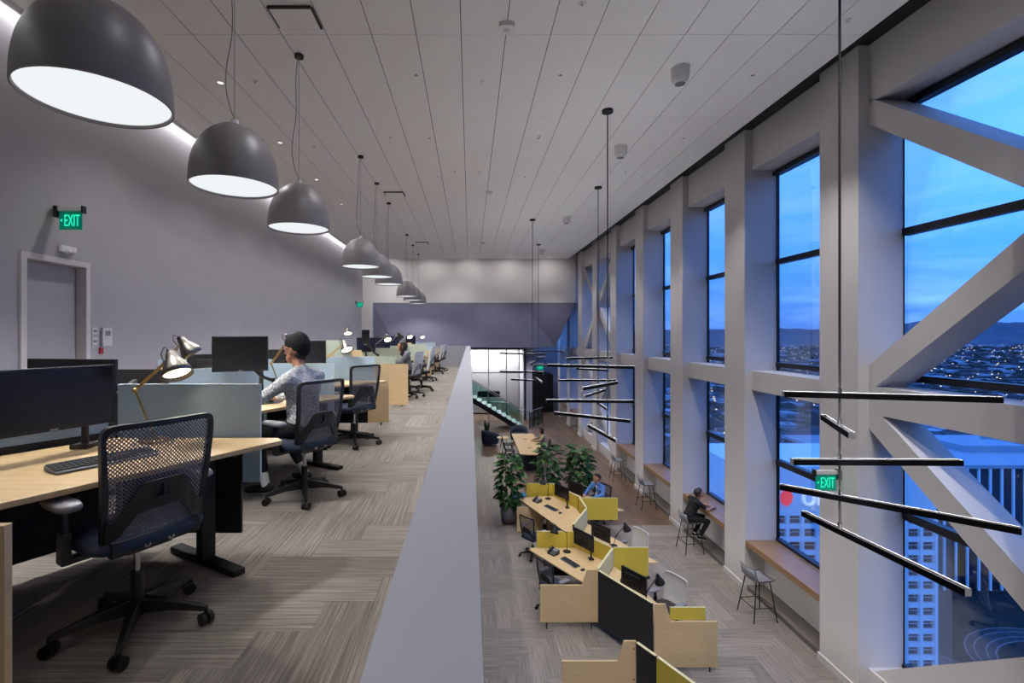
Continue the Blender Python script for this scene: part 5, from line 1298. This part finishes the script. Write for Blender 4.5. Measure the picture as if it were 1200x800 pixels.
pl = [(-.72, 0), (.72, 0), (.72, 2.55), (.60, 2.68), (-.72, 2.68)]; G().prism(pl, -.3, .3, mtx=Matrix.Rotation(pi/2, 4, 'X')).build('body', 'black', t)
G().box(-.80, -.725, -.32, .3, 0, 2.7).build('side_panel', 'white_plastic', t); G().box(-.01, .01, -.306, -.301, .1, 2.5).build('door_joint', 'black_matte', t)
t = thing('credenza', 'long white credenza inside the lit office behind the stair', 'credenza', (1.1, 32.4, F)); G().box(-1.5, 1.5, -.3, .3, .1, .75).build('body', 'white_plastic', t); G().box(-1.5, 1.5, -.31, .31, .75, .79).build('top', 'grey_plastic', t); G().box(-1.45, 1.45, -.28, .28, 0, .1).build('plinth', 'black_matte', t)
t = thing('display_screen', 'wide dark display standing in the lit office behind the stair', 'screen', (1.25, 32.2, F+.79)); G().box(-.75, .75, -.02, .02, .35, .75).build('panel', 'monitor_face', t); G().box(-.2, .2, -.08, .08, 0, .02).box(-.04, .04, -.02, .02, .02, .36).build('stand', 'black_matte', t)
# ================================================================ OUTSIDE: city at dusk far below
GZ = -112.0
ground = G().box(-300, 9000, -2500, 12000, GZ-2, GZ).build('ground', 'city_ground'); struct(ground, 'dark city ground stretching to the hills')
# bank tower with gridded windows and roof sign
TX0, TX1, TY, TTOP = 80.0, 136.5, 140.0, -37.5
t = thing('office_tower', 'white gridded office tower with a red emblem sign outside the window', 'building', (TX0, TY, GZ))
H_ = TTOP-GZ; cw, rh = 4.35, 3.85
G().box(0, TX1-TX0, 1.2, 32, 0, H_-.5).build('core', 'tower_white', t)
n_c = 13; cw = (TX1-TX0)/13; n_r = 16; top0 = H_-13.0
G().box(0, TX1-TX0, 0, 1.2, top0, H_).build('sign_band', 'tower_white', t)
for i in range(n_c+1): x = i*cw; G().box(x-.45, x+.45, -.15, 1.2, 0, top0).build('pier', 'tower_white', t)
for j in range(n_r+1): z = top0-j*rh; G().box(0.45, TX1-TX0-.45, 0, 1.2, z-1.35, z-.02).build('spandrel', 'tower_white', t)
win = G().box(.48, cw-.48, .7, .78, -rh+.02, -1.37).mesh('window', 'tower_glass')
sillm = G().box(.5, cw-.5, .55, .69, -2.55, -2.45).mesh('blind_rail', 'tower_white')
for j in range(n_r):
    for i in range(n_c):
        w_ = inst('window', win, t, (i*cw, 0, top0-j*rh)); inst('transom', sillm, w_, (0, 0, 0))
un = text_mesh('Un', 6.2, 0.25, 'white_sign')
inst('sign_lettering', un, t, (100.7-TX0, -.3, H_-9.4), rot=(pi/2, 0, 0))
for s, x, sc_ in ((-1, 88.6, 1.0), (1, 92.4, 1.05)):
    g = G(); pl = [(0, -2.4), (1.0, -1.5), (1.45, 0.1), (1.1, 1.5), (-.2, 2.4), (-1.0, 1.1), (-1.2, -.4), (-.8, -1.6)]
    pl = [(a*s*sc_*1.25, b*sc_) for a, b in pl]
    g.prism(pl, 0, .4, mtx=Matrix.Rotation(pi/2, 4, 'X')); g.build('emblem_petal', 'red_sign', t, loc=(x-TX0, -.05, H_-9.0))
# dark ribbed block with pale roof
t = thing('ribbed_building', 'dark office block with thin pale vertical ribs and pale roof outside', 'building', (176, 208, GZ))
bh = 55.0
G().box(0, 150, 0, 60, 6, bh).build('body', 'rib_dark', t); G().box(3, 147, 3, 57, 0, 6).build('podium', 'rib_dark', t)
rib = G().box(-.35, .35, -.7, .0, 2, bh).mesh('rib', 'tower_white')
for i in range(31): inst('rib', rib, t, (i*5.0, 0, 0))
G().box(-1, 151, -1, 61, bh, bh+1.5).build('roof', 'roof_pale', t)
for (x, y, w, d, h) in ((35, 30, 18, 10, 4), (62, 22, 30, 14, 3), (95, 36, 16, 10, 5)): G().box(x, x+w, y, y+d, bh+1.5, bh+1.5+h).build('roof_plant', 'roof_pale', t)
# roads and a curved ramp
def road(lb, pts, w):
    t = thing('road', lb, 'road', (0, 0, GZ)); v_ = []; f = []
    for i, p in enumerate(pts):
        p = Vector((*p, 0)); d = (Vector((*pts[min(i+1, len(pts)-1)], 0))-Vector((*pts[max(i-1, 0)], 0))).normalized(); s = Vector((-d.y, d.x, 0))
        v_ += [p-s*w/2+Vector((0, 0, .3)), p+s*w/2+Vector((0, 0, .3))]
    f = [(2*i, 2*i+1, 2*i+3, 2*i+2) for i in range(len(pts)-1)]
    G().add(v_, f).build('carriageway', 'road', t)
    for off in (-w/2+.6, -w/6, w/6, w/2-.6):
        v2 = []
        for i in range(len(pts)):
            a, b = Vector(v_[2*i]), Vector(v_[2*i+1]); c = (a+b)/2; s = (b-a).normalized(); v2 += [c+s*(off-.18)+Vector((0, 0, .05)), c+s*(off+.18)+Vector((0, 0, .05))]
        G().add(v2, f).build('lane_line', 'road_line', t)
road('grey freeway running past the white tower', [(178-12*i*.1, 120+i*12) for i in range(3)]+[(150, 175), (146, 200), (160, 260), (200, 400)], 16)
road('second carriageway beside the freeway', [(158, 118), (150, 140), (140, 165), (134, 200), (140, 260), (180, 400)], 12)
road('curved pale ramp at the bottom right of the window', [(205+28*cos(a), 158+22*sin(a)) for a in [pi*.1+pi*1.2*i/16 for i in range(17)]], 9)
struct(G().prism([(150, 170), (165, 205), (330, 205), (330, 110), (190, 120)], GZ, GZ+.15).build('verge', 'grass_dark'), 'dark grass verge by the roads')
# mid-distance and far houses
rng = random.Random(11)
hm = []
for w, d, h in ((14, 10, 7), (22, 12, 9), (10, 9, 6), (40, 18, 12), (26, 26, 16)):
    hm.append(((w, d, h), G().box(-w/2, w/2, -d/2, d/2, 0, h).mesh('house_walls', 'house'), G().add([(-w/2-.4, -d/2-.4, h), (w/2+.4, -d/2-.4, h), (w/2+.4, d/2+.4, h), (-w/2-.4, d/2+.4, h), (-w/2+1, 0, h+d*.22), (w/2-1, 0, h+d*.22)], [(0, 1, 5, 4), (2, 3, 4, 5), (1, 2, 5), (3, 0, 4), (3, 2, 1, 0)]).mesh('house_roof', 'house_roof')))
cand = []
for k in range(24000):
    Y = 170*math.exp(rng.random()*3.2); ang = rng.uniform(.30, 1.30); X = Y*ang+rng.uniform(-10, 10)
    if Y < 330 and X > 90: continue
    if Y < 420 and 130 < X < 420: continue
    cand.append((Y, X, rng.randrange(100), rng.uniform(-.3, .3)))
cand.sort()
def seen(c):
    r_ = c[1]/c[0]; return c[0] > 430 and (.905 < r_ < 1.16 or .640 < r_ < .730 or .494 < r_ < .532)
near = [c for c in cand if seen(c)][:280]; _ns = set(near); rest = [c for c in cand if c not in _ns]
for Y, X, k, rz in near:
    kind = 3 if k < 6 else 4 if k < 10 else k % 3
    t = thing('house', 'small pale city building far below beyond the windows', 'building', (X, Y, GZ), rz, 'city buildings beyond the windows')
    inst('walls', hm[kind][1], t, (0, 0, 0)); inst('roof', hm[kind][2], t, (0, 0, 0))
g = G(); gr = G(); gm = G(); gg = G(); gt = G()
for Y, X, k, rz in rest:
    w, d, h = hm[3 if k < 3 else 4 if k < 5 else k % 3][0]; s = .62+Y/4200
    m_ = Matrix.Translation((X, Y, GZ)) @ Matrix.Rotation(rz, 4, 'Z') @ Matrix.Scale(s, 4)
    (g, gr, gm)[k % 3].box(-w/2, w/2, -d/2, d/2, 0, h, m_)
    if k % 7 == 0: gg.box(-1.1*s, 1.1*s, -1.1*s, 1.1*s, h*s+.5, h*s+2.4*s, Matrix.Translation((X+8*s, Y-6*s, GZ)))
for k in range(3500):
    Y = 160*math.exp(rng.random()*3.1); X = Y*rng.uniform(.3, 1.3)
    if Y < 205 and X < 330 and X > 60: continue
    if 200 < Y < 275 and 170 < X < 335: continue
    r = rng.uniform(4, 7)*(1+Y/3000); gt.ell((X, Y, GZ+r*.8), (r*1.2, r*1.2, r), 6, 4)
def stuff(g_, nm, m_, lb, cat):
    o = g_.build(nm, m_); o['kind'] = 'stuff'; tag(o, lb, cat)
stuff(g, 'far_houses', 'house', 'mass of pale far houses spreading to the hills', 'buildings'); stuff(gm, 'far_grey_houses', 'house_mid', 'mass of grey far houses spreading to the hills', 'buildings'); stuff(gr, 'far_dark_houses', 'house_roof', 'mass of darker far houses spreading to the hills', 'buildings')
stuff(gg, 'city_lights', 'street_glow', 'scattered warm lights of the far city', 'lights'); stuff(gt, 'city_trees', 'city_tree', 'dark trees scattered among the far houses', 'trees')
# hills on the horizon
def ridge(nm, Y, base, amp, seed, x0, x1):
    r_ = random.Random(seed); n = 90; ph = [r_.uniform(0, 6.28) for _ in range(6)]; v_ = []
    for i in range(n+1):
        x = x0+(x1-x0)*i/n; u = i/n*12
        h = base+amp*(.5*sin(u*.7+ph[0])+.3*sin(u*1.7+ph[1])+.16*sin(u*3.9+ph[2])+.08*sin(u*8.1+ph[3])+.04*sin(u*17+ph[4]))
        v_ += [(x, Y, GZ), (x, Y+800, GZ+max(h, 60)*.75), (x, Y+1500, GZ+max(h, 80)), (x, Y+4000, GZ)]
    f = [(i*4+k, (i+1)*4+k, (i+1)*4+k+1, i*4+k+1) for i in range(n) for k in range(3)]
    o = G().add(v_, f, True).build(nm, 'hill'); struct(o, 'blue hills along the horizon')
ridge('hills_near', 4600, 115, 85, 4, 800, 9000); ridge('hills_far', 7000, 250, 150, 9, 1500, 14000)
